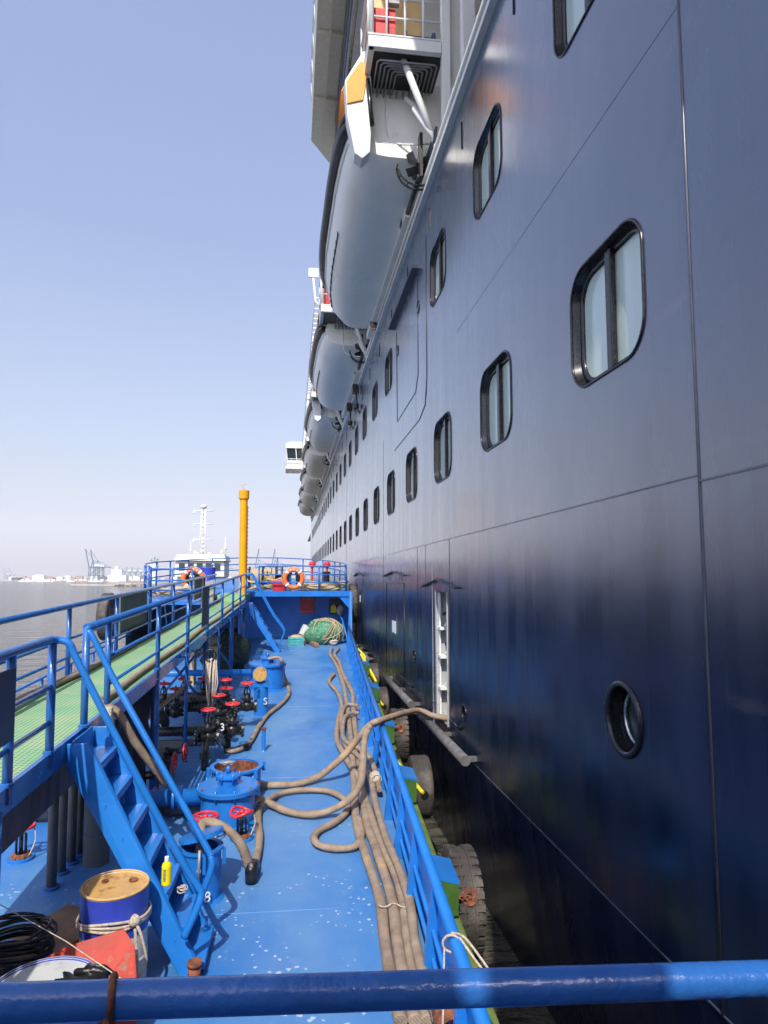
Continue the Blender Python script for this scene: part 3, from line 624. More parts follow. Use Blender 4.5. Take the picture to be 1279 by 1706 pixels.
# ---- lifeboats
def lifeboat(label):
    t = thing('lifeboat', label, 'lifeboat', (2.42, 13.0, 8.0+CAMZ), ID, 'lifeboats hanging along the cruise ship'); t['_o'] = (0, 0, 0)
    T = [0, .03, .1, .2, .35, .5, .65, .78, .88, .95, 1]
    HB = [1.3, 1.42, 1.5, 1.55, 1.58, 1.6, 1.55, 1.4, 1.05, .6, .06]
    KZ = [.45, .25, .12, .05, 0, 0, .02, .12, .35, .65, 1.15]
    GZ = [1.05, 1.05, 1.08, 1.12, 1.18, 1.25, 1.33, 1.42, 1.52, 1.6, 1.7]
    L = 10.6; n = 21; rings = []
    for t_, hb, kz, gz in zip(T, HB, KZ, GZ):
        ring = []
        for i in range(n):
            a = math.pi*i/(n-1); c, s_ = math.cos(a), math.sin(a)
            x = math.copysign(abs(c)**.42, -c)*hb; z = gz-(gz-kz)*(s_**1.1)
            ring.append((x, t_*L, z))
        rings.append(ring)
    k = MB(); vs = [p for r in rings for p in r]
    k.add(vs, [(j*n+i, j*n+i+1, (j+1)*n+i+1, (j+1)*n+i) for j in range(len(T)-1) for i in range(n-1)], True)
    k.add(rings[0], [tuple(range(n))])
    k.box((-.06, 1.2, -.12), (.06, 9.0, .1))
    k.tube([(-hb*.985, t_*L, gz-(gz-kz)*.28) for t_, hb, kz, gz in zip(T[:-1], HB[:-1], KZ[:-1], GZ[:-1])], .025, 6)
    for f_ in (4.4, 4.9, 5.9): k.cyl((-.7, f_, -.0), (-.7, f_, .2), .05)
    k.build('hull', 'boat_white', t)
    # canopy
    k = MB(); cr = []; CT = [0, .05, .2, .5, .8, .9, .97]; CH = [1.0, 1.5, 1.65, 1.7, 1.6, 1.2, .4]
    import bisect
    def lerp(A, u):
        j = min(max(bisect.bisect(T, u)-1, 0), len(T)-2); f = (u-T[j])/(T[j+1]-T[j]); return A[j]*(1-f)+A[j+1]*f
    for u, h in zip(CT, CH):
        hb = lerp(HB, u)*.96; gz = lerp(GZ, u)
        cr.append([(-hb, u*L, gz), (-hb*.96, u*L, gz+h*.35), (-hb*.8, u*L, gz+h*.85), (-hb*.55, u*L, gz+h), (hb*.55, u*L, gz+h), (hb*.8, u*L, gz+h*.85), (hb*.96, u*L, gz+h*.35), (hb, u*L, gz)])
    k.add([p for r in cr for p in r], [(j*8+i, j*8+i+1, (j+1)*8+i+1, (j+1)*8+i) for j in range(len(CT)-1) for i in range(7)]); k.add(cr[0], [tuple(range(8))]); k.add(cr[-1], [tuple(range(8))])
    k.build('canopy', 'boat_white', t, bevel=.05)
    k = MB()
    for i in range(7): y = 1.6+i*1.1; k.box((-1.53, y, 1.5), (-1.42, y+.7, 1.85)); k.box((1.42, y, 1.5), (1.53, y+.7, 1.85))
    k.build('window_strip', 'glass_dark', t)
    k = MB(); k.prism([(-1.54, .25, 1.95), (-1.54, 8.2, 2.1), (-1.3, 8.2, 2.62), (-1.28, .25, 2.5)], (.03, 0, .03)); k.build('orange_panel', 'orange', t)
    # rubbing fender: two black tubes outside the gunwale
    k = MB()
    pts = [(-hb-.06, t_*L, gz) for t_, hb, gz in zip(T[:-1], HB[:-1], GZ[:-1])]
    k.tube(crom(pts, 3), .11, 8); k.tube(crom([(x+.02, y, z+.28) for x, y, z in pts[:8]], 3), .09, 8)
    k.tube(crom([(-p[0], p[1], p[2]) for p in pts], 3), .08, 8); k.build('fender', 'black', t)
    # white and yellow hoisting arm at the stern
    k = MB(); k.prism([(-1.3, -.35, .25), (-1.15, -.35, .15), (-1.0, -.35, .3), (-.95, -.35, 1.3), (-1.0, -.35, 2.1), (-.5, -.35, 2.2), (-.5, -.35, 2.45), (-1.15, -.35, 2.4), (-1.5, -.35, 1.75), (-1.45, -.35, 1.0)], (0, .35, 0)); k.build('hoisting_arm', 'white', t, bevel=.02)
    k = MB(); k.prism([(-1.46, -.38, 1.25), (-1.15, -.38, 1.35), (-1.03, -.38, 2.1), (-1.2, -.38, 2.15), (-1.47, -.38, 1.7)], (0, .02, 0)); k.build('arm_panel', 'orange', t)
    k = MB(); k.tube([(-1.06, -.42, 1.75), (-.97, -.42, .8)], .045, 8); k.build('arm_roller', 'frame_black', t)
    # grab line on the side
    k = MB(); line = []
    for i in range(13):
        f = .3+.045*i; hb = lerp(HB, f); gz = lerp(GZ, f); kz = lerp(KZ, f); a = R_(38); x = -(math.cos(a)**.55)*hb-.02; z = gz-(gz-kz)*(math.sin(a)**.9)
        line.append((x, f*L, z)); k.box((x-.02, f*L-.02, z-.07), (x+.01, f*L+.02, z+.07))
    k.tube(line, .016, 5); k.build('grab_line', 'black', t)
    # propeller and guard
    k = MB()
    for i in range(4):
        a = R_(45+90*i); k.add([(.0, -.12, .25), (.3*math.cos(a-.35), -.16, .25+.3*math.sin(a-.35)), (.33*math.cos(a+.1), -.1, .25+.33*math.sin(a+.1)), (.2*math.cos(a+.5), -.06, .25+.2*math.sin(a+.5))], [(0, 1, 2, 3)])
    k.cyl((0, -.3, .25), (0, .3, .25), .07); k.build('propeller', 'black', t)
    k = MB(); k.tube([(.42*math.cos(R_(a)), -.1, .25+.42*math.sin(R_(a))) for a in range(180, 361, 15)], .02, 6); k.tube([(.42*math.cos(R_(a)), .05, .25+.42*math.sin(R_(a))) for a in range(180, 361, 15)], .02, 6)
    for a in range(180, 361, 30): k.tube([(.42*math.cos(R_(a)), -.1, .25+.42*math.sin(R_(a))), (.42*math.cos(R_(a)), .05, .25+.42*math.sin(R_(a)))], .015, 5)
    k.build('propeller_guard', 'black', t)
    k = MB(); k.box((-.03, -.42, -.15), (.03, -.2, .75)); k.cyl((0, -.25, -.05), (0, 1.6, -.02), .05); k.cyl((0, 1.6, -.02), (0, 1.8, -.02), .09); k.build('rudder', 'black', t)
    return t
names = ['white lifeboat right overhead at the top edge, only its smooth underside showing', 'big white lifeboat high up with black fender and propeller, nearest whole one of the row',
 'second whole white lifeboat, just beyond the nearest one', 'third lifeboat back, white with a yellow topped hoisting arm at its near end',
 'white lifeboat just beside the bridge wing', 'far white lifeboat just past and below the bridge wing', 'far white lifeboat second past the bridge wing', 'farthest lifeboat of the row, small at the ship rail']
lb = lifeboat(names[1])
text_mb = MB(); text(text_mb, 'JIK', Matrix.Translation((-.45, -.012, .93)) @ FACE, .13); text(text_mb, 'MER IN K', Matrix.Translation((-.45, -.012, .72)) @ FACE, .12); text_mb.build('marking', 'marking', lb)
def drop(o, kinds):
    for c in list(KIDS(o)):
        if c.name.split('.')[0] in kinds: bpy.data.objects.remove(c)
for i, nm in enumerate(names):
    if i == 1: continue
    cp_ = copy_tree(lb, Matrix.Translation((2.42 if i else 2.7, 13.0+11.35*(i-1)-(0 if i else 3), 8.0+CAMZ)), nm)
    if i != 3: drop(cp_, ('hoisting_arm', 'arm_panel', 'arm_roller'))
# ---- person looking over the rail
def skin_fig(joints, edges, name, m_, parent, sub=2):
    me = bpy.data.meshes.new(name); off = Vector(parent['_o']) if parent is not None else Vector((0, 0, 0))
    me.from_pydata([Vector(j[0])-off for j in joints], edges, []); o = bpy.data.objects.new(name, me); COL.objects.link(o); o.parent = parent; o['_o'] = tuple(off)
    sk = o.modifiers.new('skin', 'SKIN'); sk.use_smooth_shade = True
    for i, j in enumerate(joints): o.data.skin_vertices[0].data[i].radius = (j[1], j[1] if len(j) < 3 else j[2])
    o.data.skin_vertices[0].data[0].use_root = True
    s_ = o.modifiers.new('sub', 'SUBSURF'); s_.levels = sub; s_.render_levels = sub; me.materials.append(MATS[m_]); return o
pr = thing('person', 'person in dark clothes leaning out over the ship rail below the big lifeboat', 'person', (2.95, 20.9, 6.6+CAMZ), ID); pr['_o'] = (2.95, 20.9, 6.6)
PX = 2.78; PYY = 20.6; FZ = 6.19
J = [((PX+.1, PYY, FZ+.95), .15, .12), ((PX+.02, PYY, FZ+1.2), .14, .12), ((PX-.1, PYY, FZ+1.5), .17, .12), ((PX-.22, PYY-.01, FZ+1.57), .06), ((PX-.3, PYY-.02, FZ+1.6), .055),
 ((PX-.1, PYY-.2, FZ+1.52), .06), ((PX-.12, PYY-.3, FZ+1.56), .045), ((PX-.27, PYY-.2, FZ+1.57), .035), ((PX-.1, PYY+.2, FZ+1.52), .06), ((PX-.12, PYY+.3, FZ+1.56), .045), ((PX-.27, PYY+.2, FZ+1.57), .035),
 ((PX+.12, PYY-.1, FZ+.85), .09), ((PX+.08, PYY-.11, FZ+.68), .065), ((PX+.12, PYY-.11, FZ+.47), .045), ((PX+.12, PYY+.1, FZ+.85), .09), ((PX+.08, PYY+.11, FZ+.68), .065), ((PX+.12, PYY+.11, FZ+.47), .045)]
body = skin_fig(J, [(0, 1), (1, 2), (2, 3), (3, 4), (2, 5), (5, 6), (6, 7), (2, 8), (8, 9), (9, 10), (0, 11), (11, 12), (12, 13), (0, 14), (14, 15), (15, 16)], 'body', 'shirt', pr)
k = MB(); HC = (PX-.37, PYY-.03, FZ+1.66); k.blob(HC, (.095, .085, .12), 16, 12, .03, 3); k.blob((HC[0]-.07, HC[1]-.05, HC[2]-.02), (.02, .02, .03), 8, 6, 0, 1)
for s_ in (-1, 1): k.blob((HC[0]+.01, HC[1]+s_*.085, HC[2]-.01), (.02, .012, .03), 8, 6, 0, 1)
k.build('head', 'skin', pr)
k = MB()
for dy in (-.035, .03): k.blob((HC[0]-.083, HC[1]-.03+dy, HC[2]+.01), (.012, .012, .008), 6, 5, 0)
k.blob((HC[0]-.085, HC[1]-.03, HC[2]-.055), (.012, .025, .006), 6, 5, 0); k.blob((HC[0]+.02, HC[1]+.008, HC[2]+.045), (.11, .105, .105), 16, 12, .04, 5); k.build('hair', 'hair', pr)
for s_ in (-1, 1):
    k = MB(); hb_ = Vector((PX-.3, PYY+s_*.18, FZ+1.57)); k.blob(hb_, (.045, .04, .016), 8, 6, 0)
    for q in range(4): k.tube([hb_+Vector((-.03, (q-1.5)*.018, 0)), hb_+Vector((-.075+abs(q-1.4)*.008, (q-1.5)*.02, -.005)), hb_+Vector((-.09+abs(q-1.4)*.01, (q-1.5)*.02, -.035))], [.009, .008, .006], 6)
    k.tube([hb_+Vector((0, -s_*.035, 0)), hb_+Vector((-.03, -s_*.06, -.01))], [.01, .007], 6); k.build('hand', 'skin', pr)


# ================================================================ BARGE (coordinates of its own deck: x right, y forward, z up; deck z=0)
barge = thing('bunker_barge', 'long bright blue barge with open deck and raised forecastle beside the cruise ship', 'barge', (-2.5, 15, 0))
def bx_(y): return .86+.028*y            # starboard bulwark foot
YB0, YB1 = -4, 40
def sbx(y):                              # outer side, closing in to the bow
    base = bx_(min(y, 30))+.1
    if y > 31: base -= ((y-31)/9)**2*3.6
    return base
def pbx(y): return -4.9-sbx(y)
ys = [-4, 0, 4, 8, 12, 16, 20, 24, 27, 29, 31, 33, 35, 37, 39, 40]
k = MB()
for a, b in zip(ys[:-1], ys[1:]):
    if a >= 29: break
    k.quad((pbx(a), a, 0), (sbx(a), a, 0), (sbx(b), b, 0), (pbx(b), b, 0))
k.build('deck', 'deck_paint', barge)
for yy in (6.9, 10.9, 15.9, 20.9, 25.2):
    k = MB(); k.tube([(-6 if yy < 25 else -5, yy, .001), (-3, yy+.004, .003), (0, yy-.003, .001), (bx_(yy), yy, .002)], .007, 6); k.build('weld_line', 'deck_paint', barge)
k = MB()
for a, b in zip(ys[:-1], ys[1:]):
    ta = 0 if b <= 27 else 2.0
    for f in (sbx, pbx):
        s_ = 1 if f is sbx else -1
        k.quad((f(a)+s_*.02, a, -2.4), (f(b)+s_*.02, b, -2.4), (f(b)+s_*.02, b, ta-.05), (f(a)+s_*.02, a, ta-.05))
k.quad((pbx(40), 40, -2.4), (sbx(40), 40, -2.4), (sbx(40), 40, 1.95), (pbx(40), 40, 1.95))
k.build('hull_side', 'barge_side', barge)
# rubbing strake and its underside
k = MB()
for a, b in zip(ys[:8], ys[1:9]):
    k.prism([(sbx(a)+.02, a, .0), (sbx(a)+.36, a, -.03), (sbx(a)+.36, a, -.3), (sbx(a)+.02, a, -.4)], (sbx(b)-sbx(a), b-a, 0))
k.build('rubbing_strake', 'strake', barge, bevel=.02)
# bulwark: plate, stiffeners, tube on top
k = MB()
def BP(y, z, dx=0): return Vector((bx_(y)+dx+.06, y, z))
for a, b in ((-3, 7.0), (7.0, 13.2), (13.2, 26)):
    k.prism([BP(a, 0), BP(a, 0, .012), BP(a, .72, .012), BP(a, .72)], BP(b, 0)-BP(a, 0))
k.build('bulwark_plate', 'blue_paint', barge)
y = 1.0
while y < 26:
    k = MB(); k.prism([BP(y, .004), BP(y, .72), BP(y, .72, -.035), BP(y, .004, -.11)], (0, .012, 0)); k.prism([BP(y, .004, -.12), BP(y, .72, -.045), BP(y, .72, -.035), BP(y, .004, -.11)], (0, .06, 0)); k.build('bulwark_stiffener', 'blue_paint', barge); y += 1.15
k = MB(); k.tube([BP(-3, .76), BP(26, .76)], .045, 12); k.tube([BP(-3, .42, -.03), BP(26, .42, -.03)], .02, 8); k.tube([BP(-3, .2, -.03), BP(26, .2, -.03)], .02, 8)
k.build('bulwark_rail', 'blue_paint', barge)
# sloping brackets over the strake by each tyre
TY = [(7.6, 1), (10.6, 1), (13.6, 1), (17.2, 0), (20.7, 0)]
for y, f in TY:
    k = MB(); ya, yb = y-1.0, y-.5
    k.prism([BP(ya, .42, .03), BP(ya, .33, .38), BP(ya, .3, .38), BP(ya, .39, .03)], BP(yb, 0)-BP(ya, 0))
    br_ = k.build('strake_bracket', 'blue_paint', barge)
    for yw in (ya, yb-.02):
        k = MB(); k.prism([BP(yw, .385, .03), BP(yw, .3, .37), BP(yw, .02, .37), BP(yw, .02, .03)], (0, .01, 0)); k.build('web', 'strake_green', br_)
# port side low rail
k = MB(); px_ = lambda y: pbx(min(y, 30))+.25
k.tube(crom([(px_(13), 13, 0), (px_(13), 13.0, .4), (px_(13.2), 13.25, .5), (px_(20), 20, .5), (px_(26.5), 26.5, .5)], 4), .035, 8)
for y in (15, 17.2, 19.4, 21.6, 23.8): k.tube([(px_(y), y, 0), (px_(y), y, .5)], .035, 8)
k.tube(crom([(px_(4), 4, 0), (px_(4), 4.0, .4), (px_(4.2), 4.25, .5), (px_(12), 12, .5), (px_(12.3), 12.3, .4), (px_(12.3), 12.3, 0)], 4), .035, 8)
for y in (6, 8.2, 10.4): k.tube([(px_(y), y, 0), (px_(y), y, .5)], .035, 8)
k.build('port_rail', 'blue_paint', barge)
# forecastle
k = MB()
f0 = 27.0
for a, b in zip(ys[:-1], ys[1:]):
    if a < 27: continue
    k.quad((pbx(a), a, 2.0+(a-27)*.012), (sbx(a), a, 2.0+(a-27)*.012), (sbx(b), b, 2.0+(b-27)*.012), (pbx(b), b, 2.0+(b-27)*.012))
fd = k.build('forecastle_deck', 'deck_paint', barge)
k = MB(); k.box((-3.55, 26.85, 1.82), (1.72, 27.0, 2.02)); k.box((-3.55, 27.0, 1.86), (1.72, 29, 1.98))
k.prism([(1.3, 26.9, 1.82), (1.72, 26.9, 1.82), (1.72, 26.9, 1.35)], (0, .03, 0)); k.prism([(-4.9, 22.0, 1.86), (-3.2, 22.0, 1.86), (-3.2, 26.84, 1.86), (-6.1, 26.84, 1.86)], (0, 0, .12))
k.build('forecastle_beam', 'blue_paint', barge)
k = MB(); k.box((-2.35, 28.9, 0), (1.8, 29.0, 1.86)); k.box((-6.6, 33, 0), (-2.35, 33.1, 1.9)); k.box((-2.4, 28.95, 0), (-2.32, 33, 1.86))
k.box((-2.2, 28.86, .05), (-2.12, 28.9, 1.8)); k.build('forecastle_wall', 'blue_paint', barge)
k = MB(); k.prism([(1.72, 25.7, 0), (1.72, 29, 0), (1.72, 29, 2.02), (1.72, 26.6, 2.02), (1.72, 26.2, 1.4)], (.05, 0, 0)); k.prism([(1.62, 26.2, 0), (1.82, 26.2, 0), (1.82, 26.6, 2.02), (1.72, 26.6, 2.02)], (0, .04, 0))
k.tube([(1.66, 26.2, .1), (1.45, 27, .95), (1.35, 28.8, .95)], .03, 6); k.build('forecastle_side', 'blue_paint', barge)
# forecastle railing
def rail_run(k, pts, zs, r=.028, posts=True, rp=.035, base=2.0):
    for z in zs: k.tube([(p[0], p[1], z+(p[2] if len(p) > 2 else 0)) for p in pts], r, 8)
    if posts:
        for p in pts: k.tube([(p[0], p[1], base), (p[0], p[1], zs[-1]+(p[2] if len(p) > 2 else 0))], rp, 8)
k = MB()
bow = [(1.6, 27, 0), (1.68, 29, .04), (1.55, 31, .08), (1.4, 33, .1), (.9, 35, .15), (-.1, 37, .2), (-1.5, 38.4, .25), (-3.2, 38.4, .25), (-4.8, 37, .2), (-5.7, 35, .15), (-6.2, 33, .1), (-6.4, 31, .08), (-6.4, 29, .04), (-6.0, 27, 0), (-5.3, 24.5, 0), (-4.75, 22.2, 0)]
rail_run(k, bow, (2.35, 2.65, 3.0)); rail_run(k, [(1.6, 27), (.55, 27), (-.55, 27), (-1.75, 27)], (2.35, 2.65, 2.98), .024)
rail_run(k, [(-4.75, 22.2), (-4.1, 22.2), (-3.5, 22.2)], (2.3, 2.6, 2.95)); k.build('forecastle_railing', 'blue_rail', barge)

# ---- raised walkway down the centre line
WX0, WX1, WZ = -3.1, -2.04, 1.77
wk = thing('raised_walkway', 'raised steel walkway with green grating and blue railings running forward above the barge deck', 'walkway', (-2.6, 12, 0))
k = MB(); k.box((WX0+.02, -1, WZ-.04), (WX1-.03, 25.2, WZ)); k.box((WX0+.02, 25.2, WZ-.04), (WX1-.03, 27, WZ+.2)); k.build('grating', 'grating_green', wk)
k = MB()
for x in (WX0, WX1): k.box((x-.03, -1, WZ-.16), (x+.012, 25.3, WZ+.02))
y = 0
while y < 25: k.box((WX0+.03, y, WZ-.14), (WX1-.04, y+.06, WZ-.05)); y += 1.2
k.build('edge_beam', 'blue_rail', wk)
k = MB(); k.box((WX1-.25, -1, WZ-.62), (WX1-.2, 11.3, WZ-.17)); k.box((WX0+.2, -1, WZ-.5), (WX0+.25, 25, WZ-.17)); k.box((WX1-.25, 11.3, WZ-.34), (WX1-.2, 25, WZ-.17)); k.build('girder', 'pipe_grey', wk)
RS = [3.0, 4.1, 5.17, 5.97]; RS2 = [6.85, 7.6, 10.1, 12.6, 15.1, 17.7, 20.3, 22.6, 24.6]
k = MB(); RT, R1, R2 = WZ+.94, WZ+.56, WZ+.27
for y in RS+RS2:
    k.tube([(WX1, y, WZ-.1), (WX1, y, RT)], .034 if y < 7 else .032, 10); k.lathe([(.05, 0), (.05, .02), (.03, .03)], (WX1, y, WZ+.02), seg=10)
k.tube(crom([(WX1, -1, RT), (WX1, 2, RT), (WX1, 4, RT), (WX1, 5.6, RT), (WX1, 5.92, RT)], 5), .037, 12)
k.tube([(WX1, 6.85, RT), (WX1, 24.9, RT+.03)], .037, 12)
for z in (R1, R2): k.tube([(WX1, -1, z), (WX1, 5.97, z)], .022, 8); k.tube([(WX1, 7.6, z), (WX1, 24.7, z)], .02, 8)
k.build('railing', 'blue_rail', wk)
k = MB()
LS = [2.9, 5.2, 7.42, 9.65, 12.0, 14.5, 17.0, 19.5, 22.0, 24.5]
for y in LS: k.tube([(WX0, y, WZ-.1), (WX0, y, RT)], .032, 10)
k.tube([(WX0, -1, RT), (WX0, 24.9, RT)], .035, 12)
for z in (R1-.05, R2): k.tube([(WX0, -1, z), (WX0, 24.7, z)], .02, 8)
k.build('railing', 'blue_rail', wk)
for y in (5.05, 10.1, 15.1, 20.3, 24.6):
    for x in (WX1-.02, WX0+.02):
        k = MB(); k.tube([(x, y, 0), (x, y, WZ-.12)], .058 if y > 6 else .045, 12); k.lathe([(.1, 0), (.1, .015), (.06, .02)], (x, y, 0), seg=12); k.build('column', 'blue_rail', wk)
for y in (12.6, 17.7):
    for sa, sb, dy in ((WX1-.02, WX0+.02, 2.4), (WX0+.02, WX1-.02, 2.5)): k = MB(); k.bar((sa, y+dy, .3), (sb, y+dy, 1.55), .05, .05); k.build('cross_brace', 'blue_rail', wk)
for x, y, zt in ((-1.93, 11.9, 1.72), (-1.93, 16.2, 1.72), (-1.93, 18.7, 1.72), (-1.93, 21.9, 1.7)):
    k = MB(); k.tube([(x, y, 0), (x, y, zt-.04), (x, y, zt), (WX1+.01, y, zt)], .03, 8); k.build('stay_post', 'blue_rail', wk)
# boards lashed to its rails
def board(name, pts, d, mt, label):
    k = MB(); k.prism(pts, d); o = k.build(name, mt, None, MB_, loc=pts[0], bevel=.006); tag(o, label, 'board'); return o
board('rail_board', [(WX1+.045, 4.35, 2.12), (WX1+.045, 5.12, 2.12), (WX1+.045, 5.12, 2.62), (WX1+.045, 4.35, 2.62)], (.012, 0, 0), 'board_dark', 'dark board tied to the near walkway railing at the left edge of the photo')
board('rail_board', [(WX1+.045, 13.9, 1.98), (WX1+.045, 14.75, 1.98), (WX1+.045, 14.75, 2.76), (WX1+.045, 13.9, 2.76)], (.015, 0, 0), 'board_grey', 'blue grey sheet hanging on the inner walkway railing halfway along')
board('rail_board', [(WX0-.07, 12.4, 2.02), (WX0-.07, 14.4, 2.02), (WX0-.07, 14.4, 2.72), (WX0-.07, 12.4, 2.72)], (.03, 0, 0), 'board_grey', 'weathered dark panel on the outer walkway railing, over the water')
board('rail_board', [(WX0-.07, 20.4, 2.1), (WX0-.07, 22.0, 2.1), (WX0-.07, 22.0, 2.75), (WX0-.07, 20.4, 2.75)], (.03, 0, 0), 'board_grey', 'grey panel on the far outer railing beside the left lifebuoy')
# wooden slat fence piece seen through the far rail
k = MB()
for i in range(14): k.box((WX0-.02, 21.6+i*.2, 1.8), (WX0+.0, 21.7+i*.2, 2.55))
tag(k.build('slat_screen', 'cream', None, MB_, loc=(WX0, 23, 1.8)), 'cream slatted screen on the far end of the walkway railing', 'screen')

# ---- stairs
def stairs(label, y, wd, zt, xb, yskew):
    t = thing('steel_stairs', label, 'stairs', (xb, y, 0), MB_, 'stairs from the walkway down to the deck')
    n = 7; X0, X1 = WX1+.02, xb
    for j, yy in enumerate((y, y+wd)):
        k = MB(); s_ = -yskew; dxp = X1-X0; nx, nz = zt, -dxp; nl = math.hypot(nx, nz); wv = .14
        tp = Vector((X0, yy, zt-.06)); bt = Vector((X1-.05, yy+s_, -.0)); off = Vector((nx/nl*wv, 0, -nz/nl*wv))
        a = [tp+Vector((0, 0, .08)), tp+Vector((.17, 0, .08)), bt+Vector((off.x+.03, 0, .05)), bt+Vector((off.x+.02, 0, 0)), bt, tp+Vector((0, 0, -.1))]
        k.prism(a, (0, .012, 0))
        for u_, v_ in ((1, 2), (5, 4)): k.bar(a[u_]+Vector((0, (.03 if j == 0 else -.02), 0)), a[v_]+Vector((0, (.03 if j == 0 else -.02), 0)), .03, .012, (0, 0, 1))
        k.build('stringer', 'blue_paint', t, bevel=.004)
    for i in range(n):
        f = (i+.6)/n; xx = X0+.06+(X1-X0)*f; z = zt*(1-f); yy = y-yskew*f
        k = MB(); k.box((xx-.1, yy+.03, z-.02), (xx+.13, yy+wd-.01, z)); k.box((xx+.1, yy+.03, z-.07), (xx+.13, yy+wd-.01, z-.02)); k.box((xx-.115, yy+.03, z-.05), (xx-.1, yy+wd-.01, z+.19)); k.build('tread', 'blue_paint', t, bevel=.004)
    return t
st = stairs('near blue steel stairs with peeling paint, beside the blue and white drum', 6.33, .6, WZ-.02, -.9, .42)
k = MB(); rr_ = .03
k.tube(crom([(WX1+.0, 5.9, RT), (WX1+.03, 5.98, RT-.01), PY(116, 1073, 6.0), PY(130, 1103, 6.0), PY(200, 1240, 5.95), PY(295, 1420, 5.9), PY(328, 1474, 5.9), PY(335, 1487, 5.9), PY(330, 1508, 5.88), PY(306, 1562, 5.86)], 6), rr_, 10)
k.build('handrail', 'blue_paint', st)
k = MB(); k.tube(crom([(WX1, 6.85, RT-.08), (WX1+.01, 6.86, RT-.01), PY(146, 1052, 6.85), PY(155, 1062, 6.84), PY(194, 1140, 6.8), PY(270, 1278, 6.6), PY(343, 1410, 6.45), PY(352, 1430, 6.42), PY(351, 1450, 6.4), PY(330, 1505, 6.38)], 6), rr_, 10)
k.build('handrail', 'blue_paint', st)
k = MB(); k.cyl((-.84, 5.86, .03), (-.84, 5.86, .13), .05); k.cyl((-.84, 5.86, .13), (-.84, 5.86, .16), .06); k.build('foot_socket', 'rust', st)
s2 = stairs('far blue steel stairs leading down beside the yellow pole', 24.9, .6, WZ-.1, -.95, .2)
for yy in (24.85, 25.5):
    k = MB(); k.tube(crom([(WX1+.05, yy, RT-.05), (WX1+.2, yy, RT-.05), (-1.2, yy-.05, 1.45), (-.75, yy-.1, .82), (-.72, yy-.1, .6), (-.9, yy-.1, .2)], 5), .028, 8); k.build('handrail', 'blue_paint', s2)

# ---- yellow pole
yp = thing('mast_post', 'tall yellow pipe post with a wider cap rising at the end of the walkway', 'post', (-2.27, 25.9, 0))
k = MB(); k.lathe([(.14, 1.7), (.14, 5.5)], (-2.27, 25.9, 0)); k.build('tube', 'yellow', yp)
k = MB(); k.lathe([(.14, 5.42), (.19, 5.48), (.195, 5.78), (0, 5.8)], (-2.27, 25.9, 0)); k.tube([(-2.27, 25.9, 5.8), (-2.3, 25.9, 6.0)], .015, 6); k.tube([(-2.38, 25.9, 5.97), (-2.2, 25.9, 6.02)], .012, 6); k.build('cap', 'yellow', yp)
k = MB(); k.lathe([(.145, 0), (.145, 1.72), (0, 1.73)], (-2.27, 25.9, 0)); k.build('base', 'blue_paint', yp)
k = MB()
k.tube([(-2.12, 25.86, 1.9), (-2.12, 25.86, 5.2)], .012, 6)
for i in range(22): z = 2+i*.15; k.cyl((-2.14, 25.88, z), (-2.1, 25.86, z), .022, seg=6)
k.build('cable_clips', 'rust', yp)

# ---- lifebuoys
def buoy(loc, label, rz=0):
    t = thing('lifebuoy', label, 'lifebuoy', loc, MB_, 'orange lifebuoys on the forward rails')
    k = MB(); k.torus(loc, .34, .085, (0, 1, 0), 36, 12); k.build('ring', 'buoy', t)
    k = MB()
    for i in range(4):
        a = R_(45+90*i); c = Vector(loc)+Vector((.34*math.cos(a), 0, .34*math.sin(a))); tv = Vector((-math.sin(a), 0, math.cos(a))); k.cyl(c-tv*.045, c+tv*.045, .09, seg=14)
    k.build('band', 'marking', t)
    k = MB(); pts = []
    for i in range(48):
        a = 2*math.pi*i/48; rr = .44+.02*math.cos(4*a); pts.append((loc[0]+rr*math.cos(a), loc[1], loc[2]+rr*math.sin(a)))
    k.tube(pts, .009, 5, closed=True); k.build('grab_rope', 'rope_white', t)
    k = MB()
    for c, a in zip('港供油', (112, 90, 68)):
        text(k, c, Matrix.Translation(Vector(loc)+Vector((.34*math.cos(R_(a)), -.088, .34*math.sin(R_(a))))) @ Matrix.Rotation(R_(90-a), 4, 'Y') @ FACE, .09)
    k.build('lettering', 'marking', t); return t
buoy((-.43, 26.88, 2.5), 'orange lifebuoy on the rail above the blue forecastle front, beside the red box')
buoy((-3.95, 25.3, 2.53), 'orange lifebuoy on the left, in front of the white wheelhouse boat')

# ---- clutter on the forecastle
def single(mb, name, mt, label, cat, loc, group=None, bevel=0):
    o = mb.build(name, mt, None, MB_, loc=loc, bevel=bevel); return tag(o, label, cat, group)
t = thing('storage_box', 'red plastic box on the forecastle deck beside the lifebuoy', 'box', (-.95, 27.3, 2.0))
k = MB(); k.prism([(-1.22, 27.15, 2.01), (-.72, 27.15, 2.01), (-.68, 27.12, 2.36), (-1.26, 27.12, 2.36)], (0, .4, 0)); k.build('body', 'red', t, bevel=.02)
k = MB(); k.box((-1.29, 27.08, 2.36), (-.65, 27.55, 2.42)); k.build('lid', 'red', t, bevel=.015)
k = MB(); rr = random.Random(3)
for j in range(9):
    z = 2.05+.055*(j//2); pts = []; ph = rr.uniform(0, 6); cx_ = .75+rr.uniform(-.15, .15); ry = rr.uniform(.25, .4); rx = rr.uniform(.55, .85)
    for i in range(26): a = 2*math.pi*i/26; pts.append((cx_+rx*math.cos(a)*(1+.08*math.sin(3*a+ph)), 27.65+ry*math.sin(a), z+.05*math.sin(2*a+ph)+.04))
    k.tube(pts, .035, 7, closed=True)
single(k, 'rope_coil', 'rope', 'heap of thick brown mooring rope on the forecastle right of the lifebuoy', 'rope', (.75, 27.6, 2))
